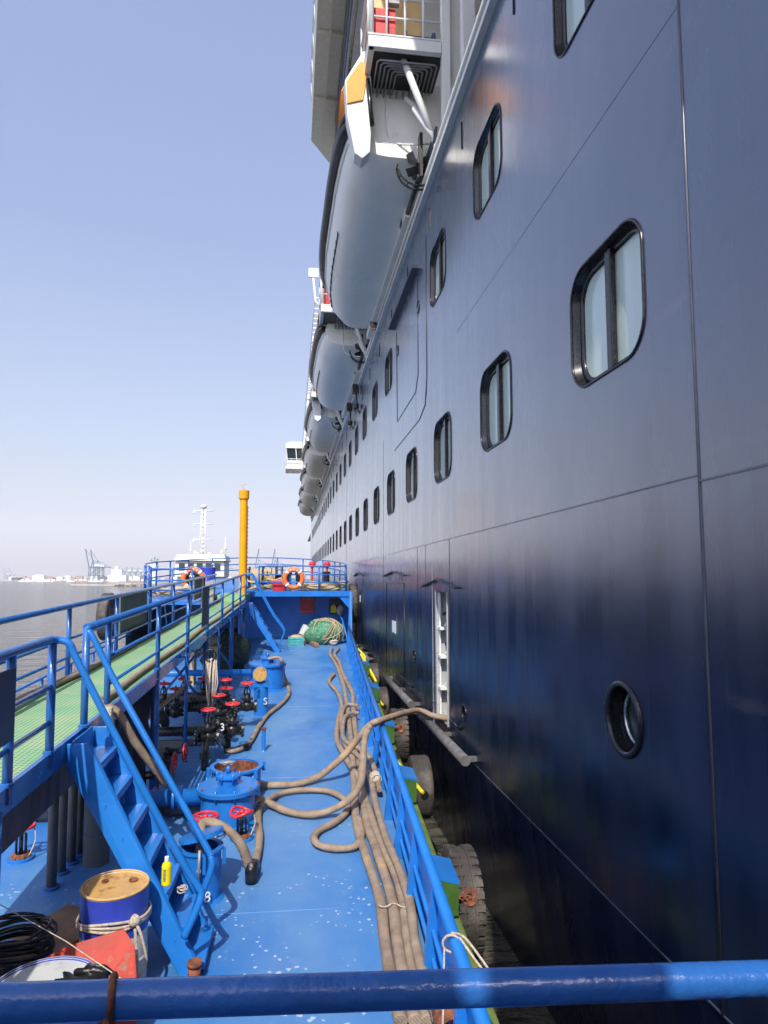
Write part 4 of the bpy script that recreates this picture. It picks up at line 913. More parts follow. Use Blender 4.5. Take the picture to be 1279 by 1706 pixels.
t = thing('windlass', 'mooring windlass with drums of brown rope on the forecastle behind the yellow post', 'windlass', (-1.6, 29.5, 2.0))
k = MB()
for x in (-2.3, -1.75, -1.2, -.95): k.cyl((x-.03, 29.5, 2.5), (x+.03, 29.5, 2.5), .42, seg=24); k.box((x-.04, 29.2, 2.02), (x+.04, 29.8, 2.45))
k.cyl((-2.7, 29.5, 2.5), (-.8, 29.5, 2.5), .06); k.box((-2.4, 29.1, 2.02), (-.9, 29.9, 2.1)); k.build('frame', 'black_pipe', t)
k = MB()
for x0, x1 in ((-2.26, -1.8), (-1.7, -1.25)):
    x = x0
    while x < x1: k.torus((x+.03, 29.5, 2.5), .3, .035, (1, 0, 0), 20, 6); x += .06
k.build('rope_wrap', 'rope', t)
k = MB(); k.torus((-1.55, 29.0, 2.75), .2, .015, (.3, 1, 0)); k.tube([(-1.55, 29.4, 2.6), (-1.55, 29.0, 2.75)], .02, 6); k.build('hand_wheel', 'black', t)
k = MB()
for j in range(10):
    pts = []; ph = rr.uniform(0, 6); c = (-1.5+rr.uniform(-.5, .5), 28.3+rr.uniform(-.2, .2)); q = rr.uniform(.25, .45)
    for i in range(20): a = 2*math.pi*i/20; pts.append((c[0]+q*math.cos(a), c[1]+q*.5*math.sin(a), 2.07+.04*j+.05*math.sin(2*a+ph)))
    k.tube(pts, .03, 6, closed=True)
single(k, 'rope_coil', 'rope', 'tangled brown rope on deck in front of the windlass', 'rope', (-1.5, 28.3, 2))
for i, (x, y, lb_) in enumerate(((-.75, 31.0, 'black mooring bollard left of the pair at the bow'), (-.25, 31.0, 'black mooring bollard right of the pair, seen through the lifebuoy'), (1.0, 32.5, 'dark bollard near the starboard bow rail'), (-5.0, 30.0, 'left one of the pair of dark bollards by the port bow rail'), (-4.5, 30.0, 'right one of the pair of dark bollards by the port bow rail'))):
    k = MB(); k.lathe([(.2, 0), (.2, .02), (.15, .04), (.15, .5), (.19, .52), (.19, .6), (0, .62)], (x, y, 2.03)); single(k, 'bollard', 'black', lb_, 'bollard', (x, y, 2.03), 'bollards on the forecastle')
for x, y, lb_ in ((.35, 33.5, 'small red vent head behind the lifebuoy at the bow'), (1.05, 33.2, 'small red vent head nearest the ship side at the bow')):
    k = MB(); k.lathe([(.05, 0), (.05, .75), (.16, .8), (.17, .95), (.1, 1.05), (0, 1.06)], (x, y, 2.05), seg=14); single(k, 'vent_head', 'red', lb_, 'vent', (x, y, 2.05), 'red vent heads at the bow')
k = MB()
for j in range(14):
    pts = []; ph = rr.uniform(0, 6); c = (-4.3+rr.uniform(-.5, .6), 24.6+rr.uniform(-.5, .5)); q = rr.uniform(.25, .5)
    for i in range(18): a = 2*math.pi*i/18; pts.append((c[0]+q*1.4*math.cos(a), c[1]+q*.7*math.sin(a), 2.04+.018*j+.04*math.sin(2*a+ph)))
    k.tube(pts, .03, 6, closed=True)
single(k, 'rope_coil', 'rope', 'spread of brown rope on the port side of the forecastle below the left lifebuoy', 'rope', (-4.6, 24.6, 2))
k = MB(); k.lathe([(.3, 0), (.32, .3), (.3, .6), (.32, .9), (0, .92)], (-3.9, 28.6, 2.0)); single(k, 'storage_drum', 'drum_blue', 'blue drum on the forecastle behind the left lifebuoy', 'drum', (-3.9, 28.6, 2))
# tyres
def tyre_mesh(R, wd, tread=True):
    k = MB(); n = 40
    prof = [(R*.56, -wd*.36), (R*.62, -wd*.5), (R*.85, -wd*.52), (R*.96, -wd*.46), (R, -wd*.34), (R*1.0, 0), (R, wd*.34), (R*.96, wd*.46), (R*.85, wd*.52), (R*.62, wd*.5), (R*.56, wd*.36), (R*.53, 0), (R*.56, -wd*.36)]
    k.lathe(prof, (0, 0, 0), (1, 0, 0), n)
    if tread:
        for i in range(30):
            a = 2*math.pi*i/30; M = Matrix.Rotation(a, 4, 'X')
            for s_ in (-1, 1): k.box((s_*wd*.12 if s_ > 0 else -wd*.46, -R*.075, R*.955), (wd*.46 if s_ > 0 else -wd*.12, R*.055, R*1.03), M)
        for x in (-.07, .05): k.torus((x*wd/.3, 0, 0), R*1.0, .02, (1, 0, 0), 40, 6)
    return k
def tyre(x, y, z, R, wd, label, rx=0, tread=True, chain=None):
    t = thing('fender_tyre', label, 'tyre', (x, y, z), MB_, 'old tyres hung as fenders'); t['_o'] = (0, 0, 0)
    tyre_mesh(R, wd, tread).build('casing', 'rubber', t, bevel=0)
    if chain == 'chain':
        k = MB(); k.lathe([(.085, 0), (.085, .012), (.03, .014)], (-.02, -R*.9, R*.5), (0, -1, .4), 20); k.build('washer', 'rust', t)
        k = MB(); p0_, p1_ = Vector((-.02, -R*.93, R*.5)), Vector((-.36, -R*1.1, .62)); nn = 13
        for i in range(nn):
            c = p0_.lerp(p1_, i/(nn-1))-Vector((0, 0, .12*math.sin(math.pi*i/(nn-1)))); ax = Vector((0, 1, 0)) if i % 2 else Vector((1, 0, 1)); k.torus(c, .022, .007, ax, 10, 5)
        k.build('chain', 'rust', t)
    if chain == 'strap':
        k = MB(); k.tube(crom([(-.02, -R-.0, .05), (-.2, -R*.9, .25), (-.5, -R*.7, .6)], 4), .035, 6); k.build('strap', 'yellow_rope', t)
        k = MB(); k.lathe([(.06, .012), (0, .013)], (0, -R, .03), (0, -1, 0), 14); k.build('bolt_hole', 'black', t)
    return t
TX = lambda y, wd: sbx(y)+.36+wd/2+.02
for y, z, R, wd, ch, lb_ in ((7.5, -.28, .52, .3, 'chain', 'nearest fender tyre with blocky tread and a rusty washer and chain'), (10.75, -.15, .46, .3, 'strap', 'worn smooth fender tyre held by a yellow strap, second from the near end'),
        (13.8, -.15, .5, .3, 'chain', 'brown dusty fender tyre under the hose that crosses to the ship'), (17.4, -.3, .42, .26, 'strap', 'small dark fender tyre beyond the crossing hose with a yellow rag above'), (20.9, -.25, .42, .3, 'strap', 'black fender tyre beside the end of the fender bar')):
    tyre(TX(y, wd), y, z, R, wd, lb_, tread=(ch == 'chain'), chain=ch)
tyre(1.82+.14, 28.4, 1.45, .78, .32, 'large black tyre on the forecastle corner against the ship', tread=True)
tyre(pbx(24)-.1, 24.5, 1.3, .8, .35, 'big round dark tyre hanging on the port side, left of the walkway', tread=False)
k = MB(); k.tube(crom([(1.66, 20.5, .5), (1.75, 20.2, .35), (1.9, 19.7, .1), (2.0, 19.3, -.1)], 5), .04, 7); k.tube(crom([(1.6, 21.0, .6), (1.8, 20.7, .4), (1.75, 20.3, .3)], 5), .03, 7)
single(k, 'strap_scrap', 'yellow_rope', 'crumpled yellow strap hanging over the green strake near the far tyres', 'strap', (1.7, 20.3, .3))

# ---- tank hatches
def hatch(x, y, r, h, label, turret=True):
    t = thing('tank_hatch', label, 'hatch', (x, y, 0))
    k = MB(); k.lathe([(r+.05, 0), (r+.05, .015), (r, .03), (r, h-.05)], (x, y, 0), seg=36); k.build('coaming', 'hatch_blue', t)
    k = MB(); k.lathe([(r-.02, h-.06), (r+.05, h-.06), (r+.055, h-.01), (r+.04, h), (0, h+.01)], (x, y, 0), seg=36); k.build('lid', 'blue_paint', t)
    for i in range(10): 
        a = 2*math.pi*i/10; k = MB(); k.cyl((x+(r+.03)*math.cos(a), y+(r+.03)*math.sin(a), h-.1), (x+(r+.03)*math.cos(a), y+(r+.03)*math.sin(a), h+.035), .014, seg=6); k.build('bolt', 'hatch_blue' if i % 3 else 'rust', t)
    if turret:
        k = MB(); k.lathe([(r*.36, h), (r*.36, h+.1), (r*.44, h+.1), (r*.44, h+.125), (r*.3, h+.14), (0, h+.15)], (x, y, 0), seg=24)
        for i in range(6): a = 2*math.pi*i/6; k.cyl((x+r*.42*math.cos(a), y+r*.42*math.sin(a), h+.06), (x+r*.42*math.cos(a), y+r*.42*math.sin(a), h+.17), .013, seg=6)
        k.cyl((x, y, h+.14), (x, y, h+.24), .03, seg=8); k.build('turret', 'hatch_blue', t)
    return t
h1 = hatch(-.95, 9.25, .34, .45, 'round blue tank hatch with turret lid, in front of the open rusty one')
k = MB(); k.torus((-.97, 9.3, .72), .1, .013, (0, .2, 1), 20, 6); k.tube([(-.95, 9.25, .68), (-1.07, 9.3, .72)], .008, 5); k.tube([(-.95, 9.25, .68), (-.87, 9.3, .72)], .008, 5); k.build('hand_wheel', 'grey_metal', h1)
h2 = hatch(-.92, 18.1, .42, .66, 'far blue tank hatch with a hose running off its top')
t = thing('open_hatch', 'open blue hatch ring with rusty dark inside, behind the round lidded hatch', 'hatch', (-.93, 10.15, 0))
k = MB(); k.lathe([(.36, 0), (.34, .03), (.34, .4), (.37, .4), (.37, .43), (.31, .43), (.31, .05)], (-.93, 10.15, 0), seg=36)
for i in range(6): a = 2*math.pi*i/6+.3; k.cbox((-.93+.39*math.cos(a), 10.15+.39*math.sin(a), .38), (.05, .05, .12))
k.build('coaming', 'hatch_blue', t); k = MB(); k.lathe([(.308, .06), (.308, .41)], (-.93, 10.15, 0), seg=36); k.lathe([(.31, .06), (0, .06)], (-.93, 10.15, 0), seg=36); k.build('rusty_lining', 'rust', t)
t = thing('tank_hatch', 'near small blue hatch with tipped lid and a hose going in', 'hatch', (-1.0, 7.2, 0))
k = MB(); k.lathe([(.24, 0), (.2, .03), (.2, .48), (.22, .48), (.22, .5), (.17, .5), (.17, .2), (0, .2)], (-1.0, 7.25, 0), seg=32)
for i in range(5): a = i*1.25; k.cbox((-1.0+.23*math.cos(a), 7.25+.23*math.sin(a), .4), (.03, .03, .16))
k.build('coaming', 'hatch_blue', t)
k = MB(); M = Matrix.Translation((-1.0, 7.27, .6)) @ Matrix.Rotation(R_(-13), 4, 'Y') @ Matrix.Rotation(R_(-9), 4, 'X'); k.lathe([(0, -.02), (.22, -.02), (.22, .02), (0, .025)], (0, 0, 0), seg=32); k.v = [M @ v for v in k.v]
k.build('lid', 'blue_paint', t)
k = MB(); k.tube([(-.98, 7.02, .55), (-.98, 6.98, .3)], .015, 6); k.tube([(-1.0, 7.0, .36), (-.96, 7.0, .36)], .02, 6); k.build('toggle', 'grey_metal', t)
k = MB(); text(k, '8', Matrix.Translation((-.9, 7.03, .1)) @ Matrix.Rotation(R_(25), 4, 'Z') @ FACE, .14); k.build('marking', 'marking', t)

# ---- pipes
def pipe(pts, r, mt, label, flanges=(), name='deck_pipe', axis=None):
    k = MB(); k.tube(pts, r, 16)
    for (p, ax) in flanges: k.lathe([(r, -.02), (r*1.45, -.02), (r*1.45, .02), (r, .02)], p, ax, 18)
    return single(k, name, mt, label, 'pipe', pts[0], 'pipes across the deck')
X = (1, 0, 0)
pipe([(-5, 9.3, .3), (-1.25, 9.3, .3)], .1, 'hatch_blue', 'thick blue pipe running from under the walkway into the near lidded hatch', [((-1.55, 9.3, .3), X), ((-1.63, 9.3, .3), X)])
pipe([(-5, 9.5, .1), (-1.3, 9.5, .1)], .09, 'pipe_grey', 'dark pipe lying on deck under the thick blue hatch pipe')
pipe([(-5.6, 17.9, .45), (-1.3, 17.9, .45)], .08, 'blue_paint', 'blue pipe crossing under the walkway to the far hatch', [((-3.5, 17.9, .45), X)])
pipe([(-3.4, 14.0, .42), (-.95, 14.0, .42)], .075, 'black_pipe', 'black cargo pipe, farther of the two through the valves', [((-2.0, 14.0, .42), X)])
pipe([(-3.4, 12.2, .42), (-1.05, 12.2, .42)], .08, 'black_pipe', 'black cargo pipe, nearer one ending at the valve by the deck hose', [((-2.0, 12.2, .42), X)])
pipe([(-3.4, 12.3, .2), (-1.5, 12.3, .2)], .06, 'pipe_grey', 'thin dark pipe low on deck beneath the nearer cargo pipe')
pipe([(-3.4, 14.6, .5), (-1.5, 14.6, .5)], .1, 'pipe_grey', 'thick grey pipe behind the valve cluster')
# upright hose pipes with flanges under the near walkway
t = None
for i, (px, py, lb_) in enumerate(((85, 1480, 'leftmost upright grey pipe with a rusty flange under the walkway'), (101, 1455, 'second from left of the upright grey pipes under the walkway'), (118, 1438, 'third from left of the upright grey pipes under the walkway'), (131, 1425, 'rightmost of the thin upright grey pipes, next to the fat one'))):
    b = P(px, py, 0)
    q = thing('riser_pipe', lb_, 'pipe', b, MB_, 'upright pipes under the walkway')
    k = MB(); k.tube([b+Vector((0, 0, .03)), b+Vector((0, 0, 1.0))], .05, 14); k.build('pipe', 'pipe_grey', q)
    k = MB(); k.lathe([(.05, 0), (.08, 0), (.08, .025), (.05, .03)], b+Vector((0, 0, .0)), seg=16); k.build('foot_flange', 'blue_old', q)
    k = MB(); k.lathe([(.05, 0), (.085, 0), (.085, .03), (.05, .03)], b+Vector((0, 0, .93)), seg=16); k.lathe([(.05, .05), (.085, .05), (.085, .08), (.05, .08)], b+Vector((0, 0, .93)), seg=16)
    k.tube(crom([b+Vector((0, 0, 1.0)), b+Vector((0, .03, 1.12)), b+Vector((-.02, .15, 1.18)), b+Vector((0, .5, 1.2))], 4), .055, 10); k.build('elbow', 'rust', q)
b = P(160, 1437, 0); k = MB(); k.lathe([(.135, 0), (.14, .3), (.135, .32), (.14, .34), (.138, .9), (.0, .92)], b, seg=28); single(k, 'filter_cylinder', 'board_grey', 'fat weathered grey cylinder standing behind the thin upright pipes', 'cylinder', b)

# ---- valves
def wheel(k, c, R, ax=(0, 0, 1), spokes=5, wob=0):
    ax = Vector(ax).normalized(); u, w_ = perp(ax); c = Vector(c); n = 32
    pts = [c+u*R*math.cos(2*math.pi*i/n)+w_*R*math.sin(2*math.pi*i/n)+ax*wob*math.sin(4*math.pi*i/n) for i in range(n)]
    k.tube(pts, R*.13, 8, closed=True)
    for i in range(spokes):
        a = 2*math.pi*i/spokes; k.tube([c-ax*.01, c+(u*math.cos(a)+w_*math.sin(a))*R], R*.09, 6)
    k.cyl(c-ax*.02, c+ax*.02, R*.22, seg=10)
def valve(label):
    t = thing('gate_valve', label, 'valve', (0, 0, 0), MB_, 'black gate valves with red handwheels'); t['_o'] = (0, 0, 0)
    k = MB(); k.tube([(-.17, 0, 0), (.17, 0, 0)], .075, 16); k.blob((0, 0, 0), (.11, .1, .11), 14, 10, 0)
    for x in (-.17, .17): k.lathe([(0, -.022), (.125, -.02), (.125, .02), (0, .022)], (x, 0, 0), X, 20)
    k.lathe([(.07, .06), (.08, .12), (.115, .125), (.115, .165), (.07, .17), (.05, .22), (.06, .23), (.06, .25), (.0, .25)], (0, 0, 0), seg=18)
    k.build('body', 'black_pipe', t)
    k = MB()
    for s_ in (-1, 1): k.tube([(s_*.05, 0, .18), (s_*.055, 0, .3), (s_*.02, 0, .37)], .014, 6)
    k.cyl((0, 0, .2), (0, 0, .5), .013, seg=8); k.cyl((0, 0, .36), (0, 0, .39), .035, seg=10); k.build('yoke', 'black', t)
    k = MB()
    for x in (-.17, .17):
        for i in range(8): a = 2*math.pi*i/8; k.cyl((x-.035, .1*math.cos(a), .1*math.sin(a)), (x+.035, .1*math.cos(a), .1*math.sin(a)), .011, seg=6)
    k.build('flange_bolt', 'steel', t)
    k = MB(); wheel(k, (0, 0, .44), .115); k.build('handwheel', 'wheel_red', t)
    return t
v0 = valve('nearest black gate valve of the cluster, over the black elbow pipe'); 
VL = [((-1.54, 11.7, .44), 0, None), ((-1.2, 12.2, .42), .1, 'black gate valve with a steel flange facing the open deck, where the hose joins'), ((-1.5, 12.75, .46), .2, 'black gate valve in the middle of the cluster behind the two nearest'),
      ((-1.55, 14.3, .46), 0, 'black gate valve at the back of the cluster under the hanging rope'), ((-1.45, 13.5, .44), .3, 'black gate valve just in front of the rearmost one'), ((-1.1, 14.0, .44), 0, 'black gate valve next to the blue column marked S'),
      ((-2.7, 14.0, .46), 0, 'leftmost black gate valve beneath the walkway'), ((-2.4, 13.6, .43), .2, 'low black gate valve beneath the walkway, second from left'), ((-2.42, 14.6, .44), 0, 'black gate valve beneath the walkway behind the second one'), ((-2.03, 14.6, .44), 0, 'black gate valve partly hidden by the walkway column')]
for i, (l_, rz, lb_) in enumerate(VL):
    if i == 0: v0.matrix_world = at(MB_, l_, rz)
    else: copy_tree(v0, at(MB_, l_, rz), lb_)
pipe([(-1.54, 11.6, .4), (-1.54, 11.45, .36), (-1.54, 11.42, .28), (-1.54, 11.42, 0)], .06, 'black_pipe', 'black elbow pipe dropping from the nearest valve into the deck', [((-1.54, 11.42, .24), (0, 0, 1)), ((-1.54, 11.42, .2), (0, 0, 1))])
pipe([(-1.3, 12.4, .3), (-1.3, 12.4, 0)], .06, 'black_pipe', 'short black pipe down to deck under the middle valve', [((-1.3, 12.4, .26), (0, 0, 1))])
k = MB(); k.blob((-1.42, 12.0, .52), (.12, .1, .17), 16, 12, .1, 4); bd = single(k, 'wrapped_joint', 'black', 'black wrapped pipe joint painted with a white 3 among the valves', 'joint', (-1.42, 12, .5))
k = MB(); text(k, '3', Matrix.Translation((-1.33, 11.86, .55)) @ Matrix.Rotation(R_(12), 4, 'Z') @ FACE, .17, .01); k.build('marking', 'marking', bd)
k = MB(); k.blob((-2.55, 13.0, .38), (.16, .12, .22), 16, 12, .08, 6); bd = single(k, 'wrapped_joint', 'black', 'black wrapped pipe joint painted with a white 2 under the walkway', 'joint', (-2.55, 13, .4))
k = MB(); text(k, '2', Matrix.Translation((-2.53, 12.86, .34)) @ FACE, .14, .01); k.build('marking', 'marking', bd)
# side-facing small valves under walkway
for i, (y, x, z, lb_) in enumerate(((9.55, -1.93, .22, 'nearest of four small red handwheels turned sideways by the column'), (10.05, -1.93, .36, 'second of four small red handwheels turned sideways, by the column'), (10.5, -1.85, .4, 'third of four small red handwheels turned sideways, by the column'), (10.8, -1.75, .45, 'farthest of four small red handwheels turned sideways, by the stay post'))):
    t = thing('side_valve', lb_, 'valve', (x, y, z), MB_, 'small side facing valves by the column')
    k = MB(); wheel(k, (x, y, z), .12, (1, -.1, 0)); k.build('handwheel', 'wheel_red', t)
    k = MB(); k.tube([(x, y, z), (x-.25, y, z)], .015, 6); k.lathe([(.03, .1), (.06, .12), (.06, .16), (.05, .22), (.09, .24), (.09, .28), (0, .3)], (x, y, z), (-1, 0, 0), 12); k.tube([(x-.25, y, z), (x-.25, y, 0)], .04, 8); k.build('body', 'black_pipe', t)
k = MB(); k.box((-2.3, 10.9, .42), (-1.85, 11.3, .5)); k.box((-2.2, 11.0, 0), (-2.1, 11.1, .42)); k.box((-2.0, 11.0, 0), (-1.95, 11.1, .42)); single(k, 'small_table', 'board_grey', 'small worn grey shelf on legs by the sideways handwheels', 'shelf', (-2.1, 11.1, 0), bevel=.01)
# deck spindle valves
def spindle(x, y, h, R, label, wob=0):
    t = thing('deck_spindle_valve', label, 'valve', (x, y, 0), MB_, 'spindle valves standing on the deck')
    k = MB(); k.lathe([(.14, 0), (.14, .03), (.0, .035)], (x, y, 0), seg=20); k.build('base_plate', 'hatch_blue', t)
    k = MB()
    for i in range(7): a = i*.9; k.cyl((x+.1*math.cos(a), y+.1*math.sin(a), .03), (x+.1*math.cos(a), y+.1*math.sin(a), .06), .012, seg=6)
    k.lathe([(.11, .035), (.08, .06), (.05, .065)], (x, y, 0), seg=14); k.build('bolt', 'rust', t)
    k = MB(); k.cyl((x, y, .04), (x, y, h), .022, seg=10)
    for s_ in (-1, 1): k.tube([(x+s_*.05, y, .05), (x+s_*.05, y, h*.75), (x+s_*.015, y, h*.85)], .014, 6)
    k.build('spindle', 'black_pipe', t)
    k = MB(); wheel(k, (x, y, h), R, (0, 0, 1), 5, wob); k.build('handwheel', 'wheel_red', t)
    k = MB(); k.tube(crom([(x+R, y, h), (x+R+.03, y-.02, h*.6), (x+R-.02, y-.05, .06)], 4), .008, 5); k.build('lanyard', 'rope_white', t)
spindle(-1.14, 8.6, .3, .14, 'left red deck handwheel in front of the lidded hatch'); spindle(-.72, 8.65, .32, .13, 'right red deck handwheel with a bent rim, by the hose', .025)
spindle(-3.12, 8.35, .36, .13, 'red deck handwheel far left, beyond the walkway column')
# S column
t = thing('vent_column', 'blue column marked S topped by a round rusty end cap facing aft', 'pipe', (-.9, 15.2, 0))
k = MB(); k.lathe([(.15, 0), (.15, .68), (0, .69)], (-.9, 15.2, 0), seg=28); k.box((-1.06, 15.05, .6), (-.75, 15.35, .7)); k.build('column', 'hatch_blue', t)
k = MB(); k.tube([(-.92, 15.35, .85), (-.92, 15.0, .88)], .15, 24); k.build('elbow', 'grey_metal', t)
k = MB(); k.lathe([(.135, 0), (.135, .006), (0, .008)], (-.92, 14.995, .88), (0, -1, 0), 28); k.build('end_cap', 'rust_lid', t)
k = MB(); text(k, 'S', Matrix.Translation((-.8, 15.05, .3)) @ Matrix.Rotation(R_(35), 4, 'Z') @ FACE, .2, .01); k.build('marking', 'marking', t)
k = MB(); text(k, '污', Matrix.Translation((-.95, 15.038, .52)) @ FACE, .09, .006); text(k, '水', Matrix.Translation((-.95, 15.038, .42)) @ FACE, .09, .006); k.build('lettering', 'marking_blue', t)
t = thing('sounding_pipe', 'short thin blue pipe with a brown cap standing alone on the open deck', 'pipe', (-.68, 12.4, 0))
k = MB(); k.lathe([(.045, 0), (.035, .015), (.035, .36)], (-.68, 12.4, 0), seg=14); k.build('tube', 'blue_paint', t); k = MB(); k.lathe([(.045, .36), (.045, .4), (0, .41)], (-.68, 12.4, 0), seg=14); k.build('cap', 'rust', t)

# ---- hoses
def hose(pts, label, r=.05, mt='hose_canvas', name='cargo_hose', cat='hose', group='canvas covered hoses on the deck', seg=10, n=6):
    pts = [Vector(p) for p in pts]
    k = MB(); c_ = crom(pts, n); rh = random.Random(len(label)); ph = rh.uniform(0, 6); k.tube(c_, [r*(1+.05*math.sin(i*.55+ph)+rh.uniform(-.025, .025)) for i in range(len(c_))], seg)
    for i, v_ in enumerate(k.v):
        cc_ = c_[min(i//seg, len(c_)-1)]; v_.z = cc_.z+(v_.z-cc_.z)*.84-.006
    return single(k, name, mt, label, cat, pts[0], group)
def HP(L, z=.055): return [P(q[0], q[1], q[2] if len(q) > 2 else z) for q in L]
hose(HP([(553, 1079), (550, 1090), (560, 1107), (571, 1137), (577, 1168), (581, 1200), (585, 1240), (588, 1275), (590, 1315), (594, 1373), (605, 1410), (618, 1450), (634, 1504), (640, 1560), (653, 1640), (668, 1700)]), 'leftmost long hose of the starboard bundle, its edge against the open deck', .053)
hose(HP([(564, 1080), (557, 1090), (565, 1103), (571, 1122), (586, 1152), (588, 1168), (590, 1200), (595, 1240), (600, 1280), (606, 1330), (612, 1375), (625, 1410), (640, 1455), (654, 1504), (662, 1570), (676, 1640), (692, 1700)]), 'second hose of the starboard bundle with worn yellow patches', .055)
hose(HP([(557, 1122), (548, 1135), (562, 1153), (569, 1175), (563, 1200), (561, 1230), (572, 1255), (583, 1275), (600, 1300), (612, 1340), (622, 1370), (636, 1405), (656, 1450), (672, 1504), (680, 1570), (695, 1640), (713, 1700)], .06), 'third hose, bulging away at the far end then joining the starboard bundle', .05)
hose(HP([(597, 1176), (590, 1174), (578, 1174), (570, 1186), (569, 1210), (576, 1242), (592, 1254), (604, 1268), (617, 1296), (624, 1330), (632, 1360), (645, 1400), (664, 1445), (682, 1500), (692, 1570), (711, 1640), (730, 1700)], .13), 'fourth hose, looping over the others at its far end and nearest the bulwark', .045)
hose(HP([(598, 1187), (588, 1187), (577, 1191), (572, 1202), (571, 1225), (580, 1238, .2), (600, 1247, .2), (616, 1262, .16), (626, 1288, .14), (632, 1315, .14)], .17), 'short hose loop beside the fourth hose ending at the cloth wrapped joint', .042)
# hose crossing to the ship
def WB(x, y, z): return BI @ Vector((x, y, z+CAMZ))
end = WB(2.72, 11.75, -2.36)
hose(HP([(424, 1307, .07), (460, 1307, .06), (495, 1305, .06), (530, 1293, .1), (560, 1270, .3), (580, 1250, .45), (600, 1225, .68), (618, 1206, .86), (634, 1199, .9)])+[WB(2.2, 12.2, -2.28), WB(2.45, 11.95, -2.33), end], 'hose rising from the hatch over the bulwark and across to the open bunker door', .055)
hose(HP([(424, 1329, .25), (437, 1331, .14), (455, 1340, .08), (480, 1351, .07), (515, 1356, .07), (548, 1350, .1), (580, 1332, .25), (600, 1305, .35), (604, 1275, .45), (606, 1240, .6), (612, 1216, .78), (626, 1204, .84)])+[WB(2.1, 12.35, -2.34), WB(2.5, 12.1, -2.36), WB(2.72, 11.95, -2.38)], 'second hose from the hatch, running under the first toward the ship', .052)
hose(HP([(444, 1334, .12), (460, 1324), (485, 1317), (520, 1315), (550, 1318), (570, 1328), (578, 1340), (575, 1354), (555, 1370), (532, 1382), (523, 1394), (530, 1406), (555, 1412), (585, 1411), (598, 1402), (602, 1385), (596, 1360)], .06), 'hose lying on deck in a long loop right of the hatch', .045)
hose([P(440, 1333, .15), P(431, 1345, .08), P(430, 1365, .06), P(432, 1385, .06), P(431, 1410, .06), P(424, 1440, .07), P(418, 1462, .05)], 'hose running aft from the lidded hatch to a black coupling', .046)
c0 = P(418, 1462, .05)
hose([c0, c0+Vector((-.02, .0, .12)), c0+Vector((-.12, -.03, .38)), c0+Vector((-.3, -.03, .55)), c0+Vector((-.5, 0, .58)), Vector((-1.0, 7.25, .5)), Vector((-1.03, 7.28, .3))], 'arching hose from the black coupling up into the near small hatch', .05)
k = MB(); k.tube([c0+Vector((.005, -.01, -.04)), c0+Vector((0, .0, .17))], .066, 14); k.tube([P(424, 1440, .06), c0+Vector((0, 0, .05))], .06, 14); single(k, 'hose_coupling', 'black', 'black coupling joining two hoses on the deck', 'coupling', c0)
hose([PY(447, 1097, 17.9), PY(463, 1095, 17.8), PY(470, 1103, 17.6), P(473, 1125, .06), P(481, 1147, .06), P(479, 1160, .06), P(466, 1174, .06), P(447, 1189, .06), P(432, 1208, .06), P(420, 1230, .06), P(407, 1244, .06), P(385, 1251, .06), P(375, 1243, .08), PY(367, 1225, 12.0), PY(362, 1213, 12.0)], 'hose snaking along the deck from the far hatch to the valve cluster', .045)
k = MB(); a_ = P(404, 1246, .06); k.tube([a_+Vector((-.05, -.02, 0)), a_+Vector((.08, .06, 0))], .055, 12); single(k, 'hose_coupling', 'black', 'black joint on the long snaking hose', 'coupling', a_)
# cloth wrapped joint and ties
b = P(626, 1296, .16); k = MB(); k.blob(b, (.07, .12, .08), 14, 12, .18, 11)
for i in range(5): k.torus(b+Vector((0, -.08+.04*i, 0)), .075, .008, (.1*(i-2), 1, .1), 14, 5)
single(k, 'cloth_wrap', 'rope_white', 'cream cloth knotted round a hose end by the bulwark', 'cloth', b)
k = MB()
for (xa, xb, yy) in ((631, 688, 1508),):
    pts = [P(xa+(xb-xa)*i/12, yy+3*math.sin(i*.9), .11+.012*math.sin(i*2.0)) for i in range(13)]; pts = [P(xa-2, yy, .02)]+pts+[P(xb+2, yy, .02)]; k.tube(crom(pts, 2), .007, 5)
single(k, 'hose_tie', 'rope_white', 'thin cord tied across the four near hoses', 'cord', P(660, 1508, .1))
# walkway hoses
hose([(WX0+.12, -1, WZ+.05)]+[(WX0+.1+.03*math.sin(y*1.3), y, WZ+.05+(.03 if 7.2 < y < 8.6 else 0)) for y in [1, 3, 5, 6, 7, 8, 9, 10, 12, 14, 16, 18, 20, 22, 24, 25.5]], 'hose laid along the outer edge of the green walkway', .045, group='hoses along the walkway')
hose([(-1.45, 7.9, .9), (-1.75, 7.7, 1.4), (-1.92, 7.6, 1.75), (WX1-.1, 7.7, WZ+.08)]+[(WX1-.13+.025*math.sin(y*1.1), y, WZ+.05) for y in [8.3, 9.2, 11, 13, 15, 16.5, 18, 20, 22, 24, 25.5]], 'hose along the inner walkway edge, its end hanging off beside the stairs', .045, group='hoses along the walkway')
t_ = hose([(-1.98, 7.45, 1.85), (-1.95, 7.42, 1.65), (-1.9, 7.4, 1.35), (-1.86, 7.4, 1.1), (-1.83, 7.4, .8)], 'ribbed hose hanging down behind the stair handrail', .045, 'rope_white', group='hoses along the walkway')
k = MB(); k.tube([(-2.5, 8.2, .95), (-1.95, 12.4, 1.2)], .035, 8); k.torus((-1.95, 12.4, 1.25), .06, .008, (0, 1, 0)); single(k, 'boat_hook', 'rope', 'pale pole slung under the walkway behind the stair rails', 'pole', (-2.2, 10, 1))

